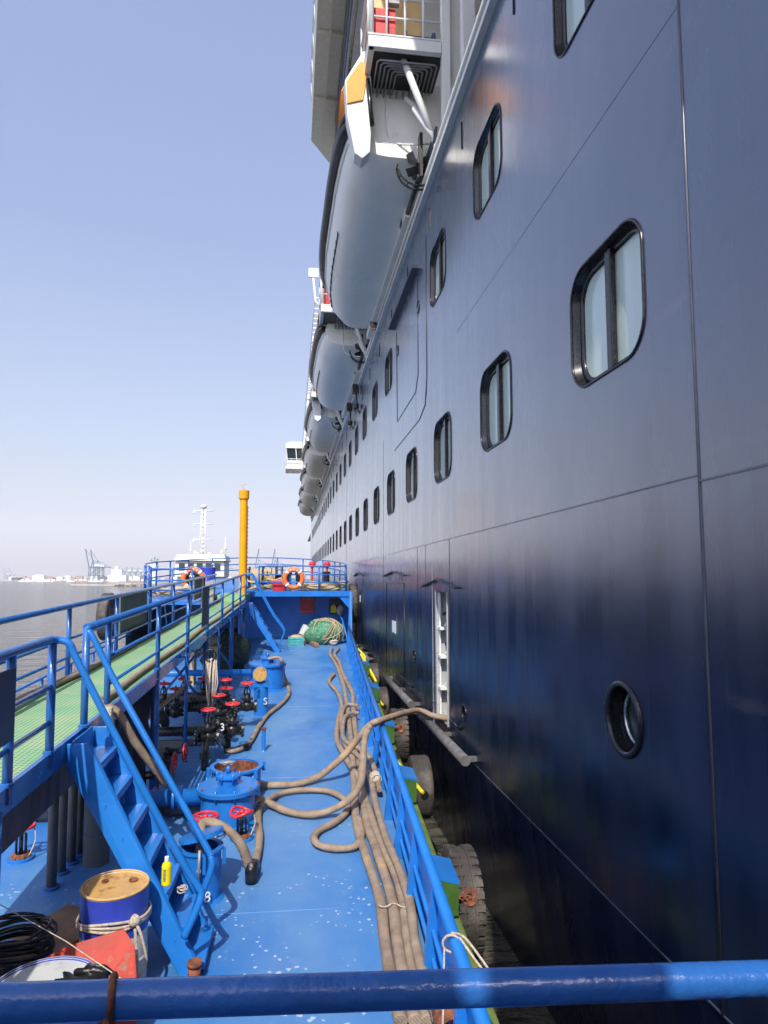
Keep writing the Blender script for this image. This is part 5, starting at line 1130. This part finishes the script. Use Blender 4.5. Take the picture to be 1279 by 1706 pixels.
# ---- under-walkway clutter
t = thing('rope_hank', 'pale rope hank hanging from the walkway column', 'rope', (-1.65, 12.8, .6))
k = MB(); rr = random.Random(5)
for i in range(12):
    x = -1.75+.2*(i/11); y = 12.8+rr.uniform(-.04, .04); z0 = .62+rr.uniform(-.06, .12); k.tube([(x+rr.uniform(-.015, .015), y, 1.55-abs(i-5.5)*.008), (x+rr.uniform(-.02, .02), y+.01, 1.1), (x*.6+-1.65*.4+rr.uniform(-.03, .03), y, z0)], .012, 6)
k.build('strand', 'rope_white', t)
k = MB(); k.torus((-1.67, 12.8, 1.6), .1, .016, (0, 1, 0)); k.tube([(-1.67, 12.8, 1.6), (-2.0, 12.75, 1.7)], .01, 5); k.build('lashing', 'black', t)
k = MB(); k.blob((-2.35, 21.2, .5), (.75, .6, .62), 24, 16, .2, 21, zmin=.01); single(k, 'net_heap', 'net_dark', 'dark green heap of netting under the far end of the walkway', 'net', (-2.35, 21.2, 0))
k = MB(); k.blob((-2.6, 18.9, 1.15), (.35, .25, .22), 20, 12, .25, 8); k.box((-2.95, 18.7, .0), (-2.85, 19.1, 1.0)); k.box((-2.35, 18.7, 0), (-2.25, 19.1, 1.0)); k.box((-3.0, 18.65, .95), (-2.2, 19.15, 1.0)); single(k, 'rope_pile', 'rope', 'brown rope pile on a stand under the walkway', 'rope', (-2.6, 18.9, 0))
k = MB()
pts = []
nu, nv = 18, 10
for j in range(nv+1):
    for i in range(nu+1):
        u, v = i/nu, j/nv; pts.append((-2.22+.06*math.sin(u*17+v*3)+.05*math.sin(u*31), 8.2+2.4*u, 1.55-v*(1.15+.12*math.sin(u*6))))
k.add(pts, [(j*(nu+1)+i, j*(nu+1)+i+1, (j+1)*(nu+1)+i+1, (j+1)*(nu+1)+i) for j in range(nv) for i in range(nu)], True)
o = single(k, 'canvas_sheet', 'canvas_dark', 'dark canvas sheet hanging below the walkway edge behind the stairs', 'canvas', (-2.2, 9.4, 1)); sm = o.modifiers.new('s', 'SOLIDIFY'); sm.thickness = .01
for i, (x, y, h) in enumerate(((-4.4, 17.2, .8), (-4.4, 21.5, .8), (-5.2, 12.5, .5))):
    hatch(x, y, .3, h, ['blue hatch on the port deck seen through the walkway legs', 'blue hatch farther forward on the port deck', 'low blue hatch on the near port deck behind the railing'][i], True)
# ---- net bundle group by the forecastle
t = thing('net_bundle', 'big bundle of green netting and ropes lying before the forecastle wall', 'net', (.8, 27.2, 0))
k = MB(); k.blob((.8, 27.0, .42), (.72, .6, .5), 36, 24, .13, 31, zmin=.01); k.build('net', 'net_green', t)
k = MB(); rr = random.Random(9)
for i in range(16):
    ax = Vector((rr.uniform(-1, 1), rr.uniform(-.6, .6), rr.uniform(-.2, .6))).normalized(); u, w_ = perp(ax); q = rr.uniform(.6, 1)
    k.tube([Vector((.8, 27.0, .42))+Vector((d.x*.76, d.y*.64, d.z*.55))+Vector((0, 0, .02*math.sin(j))) for j, d in ((j, (u*math.cos(j*.3)+w_*math.sin(j*.3)).normalized()*1.0) for j in range(6, 18))], .016, 5)
k.build('lashing', 'rope', t)
t = thing('basket', 'small teal plastic crate beside the green net bundle', 'crate', (-.3, 26.6, 0))
k = MB()
for z in (.06, .16, .26): k.box((-.6, 26.35, z), (.0, 26.38, z+.06)); k.box((-.6, 26.72, z), (.0, 26.75, z+.06)); k.box((-.6, 26.35, z), (-.57, 26.75, z+.06)); k.box((-.03, 26.35, z), (0, 26.75, z+.06))
for i in range(9): k.box((-.6+i*.071, 26.352, .0), (-.575+i*.071, 26.372, .32))
k.box((-.6, 26.35, 0), (0, 26.75, .02)); k.build('body', 'teal', t)
k = MB(); k.blob((-.3, 26.55, .3), (.25, .16, .1), 14, 10, .25, 2); k.build('contents', 'rope', t)
t = thing('bucket', 'white bucket tipped beside the net bundle', 'bucket', (.0, 27.2, .3)); M = Matrix.Translation((.0, 27.2, .45)) @ Matrix.Rotation(R_(35), 4, 'Y') @ Matrix.Rotation(R_(-15), 4, 'X')
k = MB(); k.lathe([(0, -.18), (.14, -.18), (.19, .2), (.2, .21), (.18, .2), (.13, -.16)], seg=22); k.v = [M @ v for v in k.v]; k.build('body', 'lid_white', t)
k = MB(); k.torus((0, 0, .1), .19, .008, (0, .8, .5)); k.v = [M @ v for v in k.v]; k.build('bail', 'grey_metal', t)
k = MB(); k.blob((-.02, 27.3, .15), (.3, .25, .2), 16, 10, .3, 4, zmin=.01); single(k, 'sack', 'wood', 'brown sack under the tipped white bucket', 'sack', (0, 27.3, 0))
k = MB(); k.bar(P(502, 1062, .08), P(528, 1075, .08), .16, .12); single(k, 'timber', 'wood', 'dark timber beam lying aslant in front of the net bundle', 'timber', P(515, 1068, 0), bevel=.01)
k = MB(); pa = P(556, 1070, .12); k.blob(pa, (.16, .12, .1), 12, 8, .3, 3); k.torus(pa+Vector((0, 0, .03)), .14, .03, (0, .3, 1)); single(k, 'rope_knot', 'rope_white', 'pale rope knot where the long hoses begin', 'rope', pa)
t = thing('extinguisher_box', 'red fire box with pale characters on the forecastle wall', 'box', (.1, 28.9, 1.2))
k = MB(); k.box((-.17, 28.78, 1.0), (.4, 28.9, 1.8)); k.build('case', 'red', t, bevel=.01)
k = MB(); text(k, '消防器材', Matrix.Translation((.115, 28.772, 1.6)) @ FACE, .12, .004); k.build('lettering', 'marking_pink', t)
k = MB(); k.box((-.15, 28.765, 1.08), (.38, 28.785, 1.1)); k.build('trim', 'marking_pink', t)
t = thing('shelf', 'dark recess shelf with yellow cans at the right end of the forecastle wall', 'shelf', (1.3, 28.8, 1.1))
k = MB(); k.box((1.0, 28.6, 1.0), (1.6, 28.88, 1.04)); k.box((1.0, 28.84, 1.0), (1.6, 28.88, 1.6)); k.build('board', 'board_dark', t)
k = MB(); k.box((1.08, 28.62, 1.05), (1.3, 28.8, 1.35)); k.cyl((1.19, 28.7, 1.35), (1.19, 28.7, 1.4), .03); single(k, 'yellow_can', 'bottle_yellow', 'yellow can on the shelf under the forecastle roof', 'can', (1.19, 28.7, 1.05), bevel=.01)
k = MB(); k.blob((1.45, 28.6, 1.15), (.12, .1, .22), 12, 10, .3, 5); single(k, 'rag', 'cream', 'cream rag hanging beside the yellow can', 'cloth', (1.45, 28.6, 1.1))

# ---- foreground left: drums, crate, cable
def drum(x, y, h, r, label):
    t = thing('oil_drum', label, 'drum', (x, y, 0))
    k = MB(); k.lathe([(r, 0), (r*1.02, .02), (r, .04), (r, h*.33), (r*1.025, h*.35), (r, h*.37), (r, h*.64), (r*1.025, h*.66), (r, h*.68), (r, h-.03), (r*1.015, h-.01), (r*1.01, h), (r*.975, h), (r*.97, h-.02)], (x, y, 0), seg=48)
    return t, k
d1 = tuple(P(192, 1476, .8))[:2]
t, k = drum(d1[0], d1[1], .82, .25, 'blue and cream oil drum with rusty yellow lid, roped, beside the stairs')
n0 = len(k.f); k.build('shell', ['drum_white'], t)
k = MB(); k.lathe([(.254, .6), (.254, .8)], (d1[0], d1[1], 0), seg=48); k.lathe([(.257, .5), (.257, .6)], (d1[0], d1[1], 0), seg=48); k.build('blue_band', 'drum_blue', t)
k = MB(); k.lathe([(.244, .8), (0, .8)], (d1[0], d1[1], 0), seg=48); k.torus((d1[0], d1[1], .812), .25, .009, seg=48); k.build('lid', 'rust_lid', t)
for dx, q in ((.12, .035), (-.1, .028)): k = MB(); k.cyl((d1[0]+dx, d1[1]+.08, .8), (d1[0]+dx, d1[1]+.08, .812), q); k.build('bung', 'rust', t)
k = MB()
for j, z in enumerate((.6, .575, .555)):
    k.tube([(d1[0]+(.268)*math.cos(a), d1[1]+(.268)*math.sin(a), z+.035*math.cos(a+1.2)+.01*math.sin(3*a+j)) for a in [2*math.pi*i/40 for i in range(40)]], .011, 6, closed=True)
kn = Vector((d1[0]+.2, d1[1]-.2, .63)); k.blob(kn, (.04, .04, .04), 10, 8, .3, 1)
k.tube(crom([kn, kn+Vector((.06, -.02, -.12)), kn+Vector((.09, .0, -.3)), kn+Vector((.04, -.02, -.4)), kn+Vector((.03, -.03, -.25)), kn+Vector((.01, -.03, -.05))], 6), .012, 6)
single(k, 'drum_rope', 'rope_white', 'cream rope wound and knotted round the blue drum', 'rope', kn)
d2 = tuple(P(72, 1642, .88))[:2]
t, k = drum(d2[0], d2[1], .88, .3, 'pale grey topped drum at the bottom left corner with a black rag on it'); k.build('shell', 'drum_blue', t)
k = MB(); k.lathe([(.294, .862), (0, .864)], (d2[0], d2[1], 0), seg=48); k.torus((d2[0], d2[1], .872), .3, .009, seg=48); k.build('lid', 'lid_white', t)
k = MB(); rr = random.Random(2)
for i in range(60):
    a, q = rr.uniform(0, 6.28), rr.uniform(0, .07); k.cbox((d2[0]-.03+q*math.cos(a), d2[1]-.0+q*.3*math.sin(a), .866), (rr.uniform(.004, .014), .004, .002))
k.build('marking', 'tarp_red', t)
b = P(125, 1637, .9); k = MB(); k.blob(b, (.13, .07, .04), 22, 14, .35, 12, zmin=.868); k.blob(b+Vector((.09, .05, .02)), (.1, .04, .045), 18, 12, .4, 15, zmin=.868); single(k, 'rag', 'black', 'crumpled black rag on the pale drum lid', 'cloth', b)
cb = P(160, 1600, .45); t = thing('tarp_box', 'red sheet metal cover with a scraped ridge between the two drums', 'cover', cb)
A_, B_, C_ = P(75, 1592, .55), P(205, 1548, .62), P(225, 1640, .35)
k = MB(); k.prism([P(64, 1598, .62), P(115, 1574, .64), P(207, 1545, .72), P(224, 1572, .64), P(230, 1650, .4), P(150, 1665, .4), P(50, 1640, .45)], (0, .02, -.4)); k.build('cover', 'tarp_red', t, bevel=.012)
k = MB(); k.bar(P(60, 1610, .2), P(150, 1550, .2), .5, .35); k.build('box', 'wood', t)
k = MB(); rr = random.Random(8); cc = P(18, 1588, .5)
for j in range(16):
    pts = []; ph = rr.uniform(0, 6); q = rr.uniform(.17, .27)
    for i in range(28): a = 2*math.pi*i/28; pts.append((cc[0]+q*1.15*math.cos(a)+.01*rr.uniform(-1, 1), cc[1]+q*.85*math.sin(a), cc[2]-.1+.018*j+.02*math.sin(2*a+ph)))
    k.tube(pts, .011, 6, closed=True)
single(k, 'cable_coil', 'black', 'coil of black cable at the left edge behind the pale drum', 'cable', cc)
k = MB(); k.box((cc[0]-.35, cc[1]-.3, 0), (cc[0]+.35, cc[1]+.3, cc[2]-.12)); single(k, 'timber_block', 'wood', 'brown wooden box under the black cable coil', 'box', (cc[0], cc[1], 0), bevel=.01)
# bottle on the tread
b = PY(277, 1474, 6.0); t = thing('bottle', 'yellow drink bottle with a white cap standing on a stair tread', 'bottle', b)
k = MB(); k.lathe([(0, 0), (.036, .003), (.04, .012), (.04, .15), (.034, .17), (.016, .19), (.014, .2)], b, seg=20); k.build('body', 'bottle_yellow', t)
k = MB(); k.lathe([(.018, .195), (.018, .225), (0, .228)], b, seg=14); k.build('cap', 'marking', t)
k = MB(); 
for i in range(6): k.cbox((b.x-.008, b.y-.0405, b.z+.05+i*.016), (.02, .002, .006+(i % 2)*.003))
k.build('label', 'marking_blue', t)
b = b+Vector((.14, -.05, -.02)); k = MB(); rr = random.Random(4)
for j in range(4): k.torus(b+Vector((rr.uniform(-.01, .01), rr.uniform(-.01, .01), j*.008)), .035, .005, (rr.uniform(-.4, .4), rr.uniform(-.4, .4), 1), 14, 5)
single(k, 'string_coil', 'rope_white', 'small coil of string hung on the stair beside the bottle', 'string', b)
# line across the foreground
k = MB(); k.tube([P(-30, 1490, .9), P(110, 1568, .95), P(228, 1648, 1.0)], .0035, 5); single(k, 'thin_line', 'rope_white', 'thin white line stretched over the red cover', 'line', P(110, 1568, .95))
# rope round bulwark rail
b = P(752, 1572, .76); k = MB(); k.torus(b, .06, .009, (.2, 1, .1), 18, 6); k.tube(crom([b+Vector((0, 0, .07)), b+Vector((.1, .02, .02)), b+Vector((.22, -.15, -.1)), b+Vector((.24, -.22, -.14)), b+Vector((.15, -.15, -.06)), b+Vector((.05, -.02, .05))], 6), .009, 6)
k.tube([b+Vector((-.05, -.0, -.03)), b+Vector((-.1, -.2, -.35)), b+Vector((-.13, -.3, -.6))], .007, 5)
single(k, 'rail_rope', 'rope_white', 'cream rope looped over the bulwark rail near the bottom of the photo', 'rope', b)
b = Vector((1.0, 4.6, .3)); k = MB()
for j in range(12): k.torus(b+Vector((0, j*.022, 0)), .11-.001*j, .012, (0, 1, .05), 18, 6)
single(k, 'corrugated_hose', 'rust', 'brown ribbed hose end by the bulwark under the front rail', 'hose', b)

# ---- accommodation behind the photographer, platform and front rail
ac = thing('accommodation_block', 'white and blue accommodation block behind the front rail, where the photographer stands, shade slab added', 'deckhouse', (-2, -3, 0))
k = MB(); k.box((-6, -8, 0), (-.29, -1.0, 5.35)); k.box((-.29, -8, 1.66), (1.15, -1.02, 4.8)); k.box((.05, -1.12, 5.35), (1.15, -1.02, 11)); k.box((1.05, -1.11, 4.8), (1.15, -1.03, 5.35)); k.build('house_and_shade_slab', 'white', ac, bevel=.03)  # thin slab above the roof is unseen, added to shade the water gap
k = MB(); k.box((-.21, -1.2, 4.8), (.05, -1.0, 5.5)); k.build('shade_pillar', 'blue_paint', ac, bevel=.02)  # unseen, shaped to shade one stretch of the front rail
k = MB(); k.box((-6, -8, 1.6), (1.2, 1.0, 1.66)); k.build('platform', 'deck_paint', ac)
for x in (-5, -3.6, -2.2):
    k = MB(); k.box((x-.4, -1.01, 3.0), (x+.4, -.98, 3.8)); k.build('window', 'glass_dark', ac, bevel=.01)
fr = thing('front_railing', 'blue tube railing across the bottom of the photo, just in front of the photographer', 'railing', (0, 1.1, 1.66))
k = MB(); k.tube([(-3.1, 1.1, 2.84), (-.43, 1.1, 2.75), (.76, 1.1, 2.71), (1.6, 1.1, 2.68)], .026, 24); k.build('top_rail', 'blue_rail', fr)
k = MB(); k.tube([(-3.1, 1.1, 2.3), (1.3, 1.1, 2.3)], .018, 12); k.tube([(-3.1, 1.1, 2.0), (1.3, 1.1, 2.0)], .018, 12); k.build('lower_rail', 'blue_rail', fr)
for x in (-2.9, -1.6, 1.25): 
    k = MB(); k.tube([(x, 1.1, 1.66), (x, 1.1, 2.7)], .022, 12); k.build('post', 'blue_rail', fr)
b = PY(187, 1680, 1.1); b.z = 2.745
k = MB(); k.torus(b, .03, .0055, (1, .15, 0), 24, 8); k.tube(crom([b+Vector((0, -.03, -.01)), b+Vector((-.003, -.034, -.06)), b+Vector((-.012, -.03, -.2))], 5), .0055, 6); single(k, 'tied_cord', 'rust', 'brown cord tied round the front rail', 'cord', b)

# ================================================================ FAR SCENE (world coordinates; z above the water)
def W(px, py, D):
    r = ray(px, py); t = D/r.y; return Vector((0, 0, CAMZ))+r*t
# white wheelhouse boat beyond the bow
yb = 62
def wx(px): return (W(px, 940, yb)).x
wb = thing('workboat', 'white wheelhouse boat with a tall lattice mast beyond the barge bow', 'boat', (wx(333), yb+5, 0), ID)
x0, x1 = wx(292), wx(374); cxb = (x0+x1)/2
k = MB(); hull_pts = [(-3.2, -8), (-3.3, 2), (-2.6, 8), (0, 12), (2.6, 8), (3.3, 2), (3.2, -8)]
k.prism([(cxb+a, yb+5+b_, 0) for a, b_ in hull_pts], (0, 0, 2.6)); k.build('hull', 'barge_side', wb, bevel=.1)
k = MB(); k.box((cxb-2.7, yb+1, 2.6), (cxb+2.7, yb+8, 4.9)); k.box((x0, yb, 4.9), (x1, yb+4.5, 6.3)); k.prism([(x0-.15, yb-.3, 6.3), (x1+.15, yb-.3, 6.3), (x1-.05, yb-.1, 6.85), (x0+.2, yb-.1, 6.85)], (0, 5, 0)); k.build('wheelhouse', 'white', wb, bevel=.05)
k = MB(); nwin = 5
for i in range(nwin): a = x0+.3+i*(x1-x0-.4)/nwin; k.box((a, yb-.02, 5.45), (a+(x1-x0-.4)/nwin-.25, yb+.03, 6.1))
k.build('window_row', 'glass_dark', wb)
mx_ = wx(333); top = W(333, 838, yb).z
k = MB()
for dx, dy in ((-.3, 0), (.3, 0), (0, .5)): k.tube([(mx_+dx, yb+1.5+dy, 6.8), (mx_+dx*.4, yb+1.5+dy*.4, top-.3)], .06, 6)
for i in range(10): z = 7.1+i*(top-7.6)/10; q = 1-.6*i/10; k.tube([(mx_-.3*q, yb+1.5, z), (mx_+.3*q, yb+1.5, z+.3)], .03, 5); k.tube([(mx_+.3*q, yb+1.5, z), (mx_-.3*q, yb+1.5, z+.3)], .03, 5)
for f in (.32, .62, .88): z = 6.8+(top-6.8)*f; k.tube([(mx_-.95, yb+1.5, z), (mx_+.95, yb+1.5, z)], .04, 5); k.cyl((mx_-.8, yb+1.5, z-.25), (mx_-.8, yb+1.5, z-.1), .08, seg=6)
k.cyl((mx_, yb+1.6, top-.3), (mx_, yb+1.6, top), .25); k.build('mast', 'white', wb)
k = MB()
for px, h in ((311, 1.3), (371, 1.7), (319, .5), (365, .6), (345, .3)): a = wx(px); k.cyl((a, yb+2, 6.8), (a, yb+2, 6.8+h), .04, seg=6); k.blob((a, yb+2, 6.95+h*.3), (.16, .16, .1), 10, 6, 0)
k.cyl((wx(327), yb+.5, 6.85), (wx(327), yb+.5, 7.05), .16); k.cyl((wx(347), yb+.5, 6.85), (wx(347), yb+.5, 7.0), .16); k.build('antenna', 'white', wb)

def gantry(px, D, h, label, boom_up=True, tilt=12):
    c = W(px, 965, D); c.z = 2; s = h/60.0
    t = thing('container_crane', label, 'crane', c, ID, 'container cranes across the harbour')
    k = MB(); w_ = 2.0*s
    for dx in (-13*s, 13*s):
        for dy in (-8*s, 8*s): k.bar(c+Vector((dx, dy, 0)), c+Vector((dx*.9, dy, 38*s)), w_, w_)
        k.bar(c+Vector((dx, -8*s, 14*s)), c+Vector((dx, 8*s, 14*s)), w_, w_)
    for dy in (-8*s, 8*s):
        k.bar(c+Vector((-13*s, dy, 14*s)), c+Vector((13*s, dy, 14*s)), w_, w_); k.bar(c+Vector((-13*s, dy, 36*s)), c+Vector((13*s, dy, 36*s)), w_, w_); k.bar(c+Vector((-13*s, dy, 14*s)), c+Vector((13*s, dy, 36*s)), w_*.6, w_*.6)
    k.build('portal', 'crane', t)
    k = MB(); k.bar(c+Vector((-14*s, 0, 38*s)), c+Vector((34*s, 0, 38*s)), 3*s, 2.5*s); k.bar(c+Vector((-8*s, 0, 38*s)), c+Vector((-4*s, 0, 58*s)), w_, w_); k.bar(c+Vector((6*s, 0, 38*s)), c+Vector((-4*s, 0, 58*s)), w_*.7, w_*.7); k.bar(c+Vector((-4*s, 0, 58*s)), c+Vector((32*s, 0, 39*s)), w_*.5, w_*.5)
    if boom_up: 
        q = c+Vector((-14*s-55*s*math.sin(R_(tilt)), 0, 38*s+52*s*math.cos(R_(tilt)))); k.bar(c+Vector((-14*s, 0, 38*s)), q, 3.2*s, 2.5*s); k.bar(c+Vector((-4*s, 0, 58*s)), q, 1*s, 1*s)
    else: k.bar(c+Vector((-14*s, 0, 38*s)), c+Vector((-60*s, 0, 38*s)), 3*s, 2.5*s); k.bar(c+Vector((-4*s, 0, 58*s)), c+Vector((-50*s, 0, 39*s)), 1*s, 1*s)
    k.build('boom', 'crane', t); k = MB(); k.cbox(c+Vector((8*s, 0, 43*s)), (14*s, 7*s, 6*s)); k.build('machine_house', 'far_white', t)
    return t
gantry(156, 1500, 44, 'pale blue container crane with raised boom, left of the raised pair'); gantry(164, 1540, 44, 'pale blue container crane with raised boom, right of the raised pair')
gantry(212, 2300, 42, 'left one of three low container cranes with lowered booms', False); gantry(221, 2320, 42, 'middle one of three low container cranes with lowered booms', False); gantry(231, 2340, 42, 'right one of three low container cranes with lowered booms', False)
gantry(371, 2300, 58, 'hazy container crane with lowered boom right of the wheelhouse boat', False); gantry(433, 1800, 54, 'hazy crane with a steep raised boom just right of the yellow post', True, -10); gantry(460, 1800, 54, 'hazy crane with a steep raised boom, farther right of the yellow post', True, -10)
gantry(416, 3200, 62, 'faint far crane just right of the yellow post, boom down', False); gantry(424, 3300, 62, 'faint far crane between the post and the steep boom', False); gantry(497, 2600, 50, 'faint crane near the ship bow', False); gantry(505, 2700, 50, 'faint crane touching the ship bow in the picture', False)
gantry(10, 3600, 40, 'tiny crane at the far left edge on the horizon'); gantry(14, 3620, 40, 'tiny crane at the far left, second from the edge'); gantry(20, 3640, 40, 'tiny crane at the far left, third from the edge')
LM = [(0, 'the left photo edge'), (60, 'the tiny left cranes'), (118, 'the breakwater tip'), (168, 'the raised crane pair'), (236, 'the three low cranes'), (262, 'the harbour tower')]
CNT = {}
def far_label(px, what):
    l_ = [x for x in LM if x[0] <= px][-1][1]; key = (l_, what); CNT[key] = CNT.get(key, 0)+1
    return '%s %s right of %s' % (['first', 'second', 'third', 'fourth', 'fifth', 'sixth', 'seventh', 'eighth', 'ninth', 'tenth'][min(9, CNT[key]-1)], what, l_)
# opposite shore
k = MB(); rr = random.Random(12)
p = [W(-100, 968, 2400), W(540, 968, 1700)]
k.prism([(p[0].x-600, 2450, -1), (p[1].x+200, 1690, -1), (p[1].x+900, 4300, -1), (p[0].x-1500, 4300, -1)], (0, 0, 2.6)); struct(k.build('far_shore', 'sand'))
for i in range(44):
    px = 20+i*6.2+rr.uniform(-2, 2); D = 1650+rr.uniform(0, 500) if px > 60 else 2400; c = W(px, 965, D); w_ = rr.uniform(10, 26); h = rr.uniform(4, 13)
    t = None
    k = MB(); k.box((c.x-w_/2, c.y, 1.5), (c.x+w_/2, c.y+14, 1.5+h)); k.prism([(c.x-w_/2-.6, c.y-.6, 1.5+h), (c.x+w_/2+.6, c.y-.6, 1.5+h), (c.x, c.y-.6, 3.5+h)], (0, 15, 0))
    ci = rr.choice([0, 0, 1, 1, 2, 3]); o = k.build('harbour_shed', ['far_white', 'far_rust', 'cream', 'board_grey'][ci], None, ID, loc=(c.x, c.y, 1.5)); tag(o, far_label(px, ['hazy white harbour shed', 'hazy rusty harbour shed', 'hazy cream harbour shed', 'hazy grey harbour shed'][ci]), 'building', 'hazy buildings along the far shore')
for i in range(28):
    px = 40+i*8.6+rr.uniform(-3, 3); D = 1350+rr.uniform(0, 200); c = W(px, 967, D); L = rr.uniform(10, 22); c.z = 0
    cb_ = rr.choice(['far_white', 'far_rust', 'far_white']); t = thing('moored_boat', far_label(px, 'small %s-hulled far boat' % ('white' if cb_ == 'far_white' else 'rusty')), 'boat', c, ID, 'small white boats moored off the far shore')
    k = MB(); k.prism([c+Vector((-L/2, 0, -.3)), c+Vector((L/2, 0, -.3)), c+Vector((L/2+1.2, 0, 2.4)), c+Vector((-L/2-.4, 0, 1.8))], (0, 4, 0)); k.build('hull', cb_, t)
    k = MB(); k.box(c+Vector((-L*.25, .8, 1.9)), c+Vector((L*.1, 3.2, 4.8))); k.cyl(c+Vector((0, 2, 4.8)), c+Vector((0, 2, 9)), .15, seg=5); k.build('cabin', 'far_white', t)
# white tower with radar and tanks by the harbour
c = W(257, 950, 700); t = thing('control_tower', 'pale harbour tower with dishes left of the wheelhouse boat', 'tower', (c.x, c.y, 0), ID)
k = MB(); k.lathe([(3, 0), (2.4, 14), (4, 16), (4, 19), (0, 20)], (c.x, c.y, 0), seg=12); k.build('shaft', 'far_white', t)
k = MB()
for dx, h in ((-3, 25), (0, 27), (3, 26), (-1.5, 23), (1.8, 24)): k.cyl((c.x+dx, c.y, 18), (c.x+dx, c.y, h), .3, seg=5); k.cbox((c.x+dx, c.y, h-2), (2.4, .5, .6))
k.build('aerial', 'crane', t)
k = MB(); c = W(195, 950, 1300); k.box((c.x-16, c.y, 1), (c.x+16, c.y+20, 12)); k.box((c.x-10, c.y, 12), (c.x+8, c.y+15, 22)); k.box((c.x-4, c.y, 22), (c.x+2, c.y+6, 28)); tag(k.build('white_ship', 'far_white', None, ID, loc=(c.x, c.y, 1)), 'blocky white ship superstructure at the far quay left of the three cranes', 'ship')
# breakwater of rock
k = MB(); a_, b_ = W(116, 976, 560), W(262, 972, 470); rr = random.Random(4)
d = (b_-a_); a_.z = b_.z = 0
k.prism([(a_.x, a_.y, -.5), (a_.x, a_.y+5, -.5), (a_.x, a_.y+4, 1.1), (a_.x, a_.y+.8, 1.1)], Vector((b_.x-a_.x, b_.y-a_.y, 0)))
k.cyl((a_.x+3, a_.y+2, .8), (a_.x+3, a_.y+2, 4.2), .5, seg=6); k.build('breakwater', 'sand')['label'] = 'low concrete breakwater with a small marker on its end'
bpy.data.objects['breakwater']['category'] = 'breakwater'
k = MB()
for i in range(260):
    f = .55+.6*rr.random(); q = a_+(b_-a_)*f; s = rr.uniform(.5, 1.3); q = q+Vector((0, rr.uniform(-3, 4), rr.uniform(0, 1.4)))
    k.blob(q, (s*1.2, s, s*.8), 6, 4, .3, i)
o = k.build('rock_mound', 'rock', None, ID, loc=b_); tag(o, 'tan rock mound at the landward end of the breakwater', 'rocks'); o['kind'] = 'stuff'

# ---------------------------------------------------------------- haze
k = MB(); k.box((-4200, -900, -1.5), (4200, 5200, 360)); hz = k.build('haze', 'white')
hm = bpy.data.materials.new('haze_air'); hm.use_nodes = True; n = hm.node_tree; n.nodes.clear(); o_ = n.nodes.new('ShaderNodeOutputMaterial'); v = n.nodes.new('ShaderNodeVolumePrincipled')
v.inputs['Color'].default_value = (.92, .93, .97, 1); v.inputs['Density'].default_value = .00017; v.inputs['Anisotropy'].default_value = 0
n.links.new(v.outputs[0], o_.inputs['Volume']); hz.data.materials.clear(); hz.data.materials.append(hm); hz['kind'] = 'stuff'
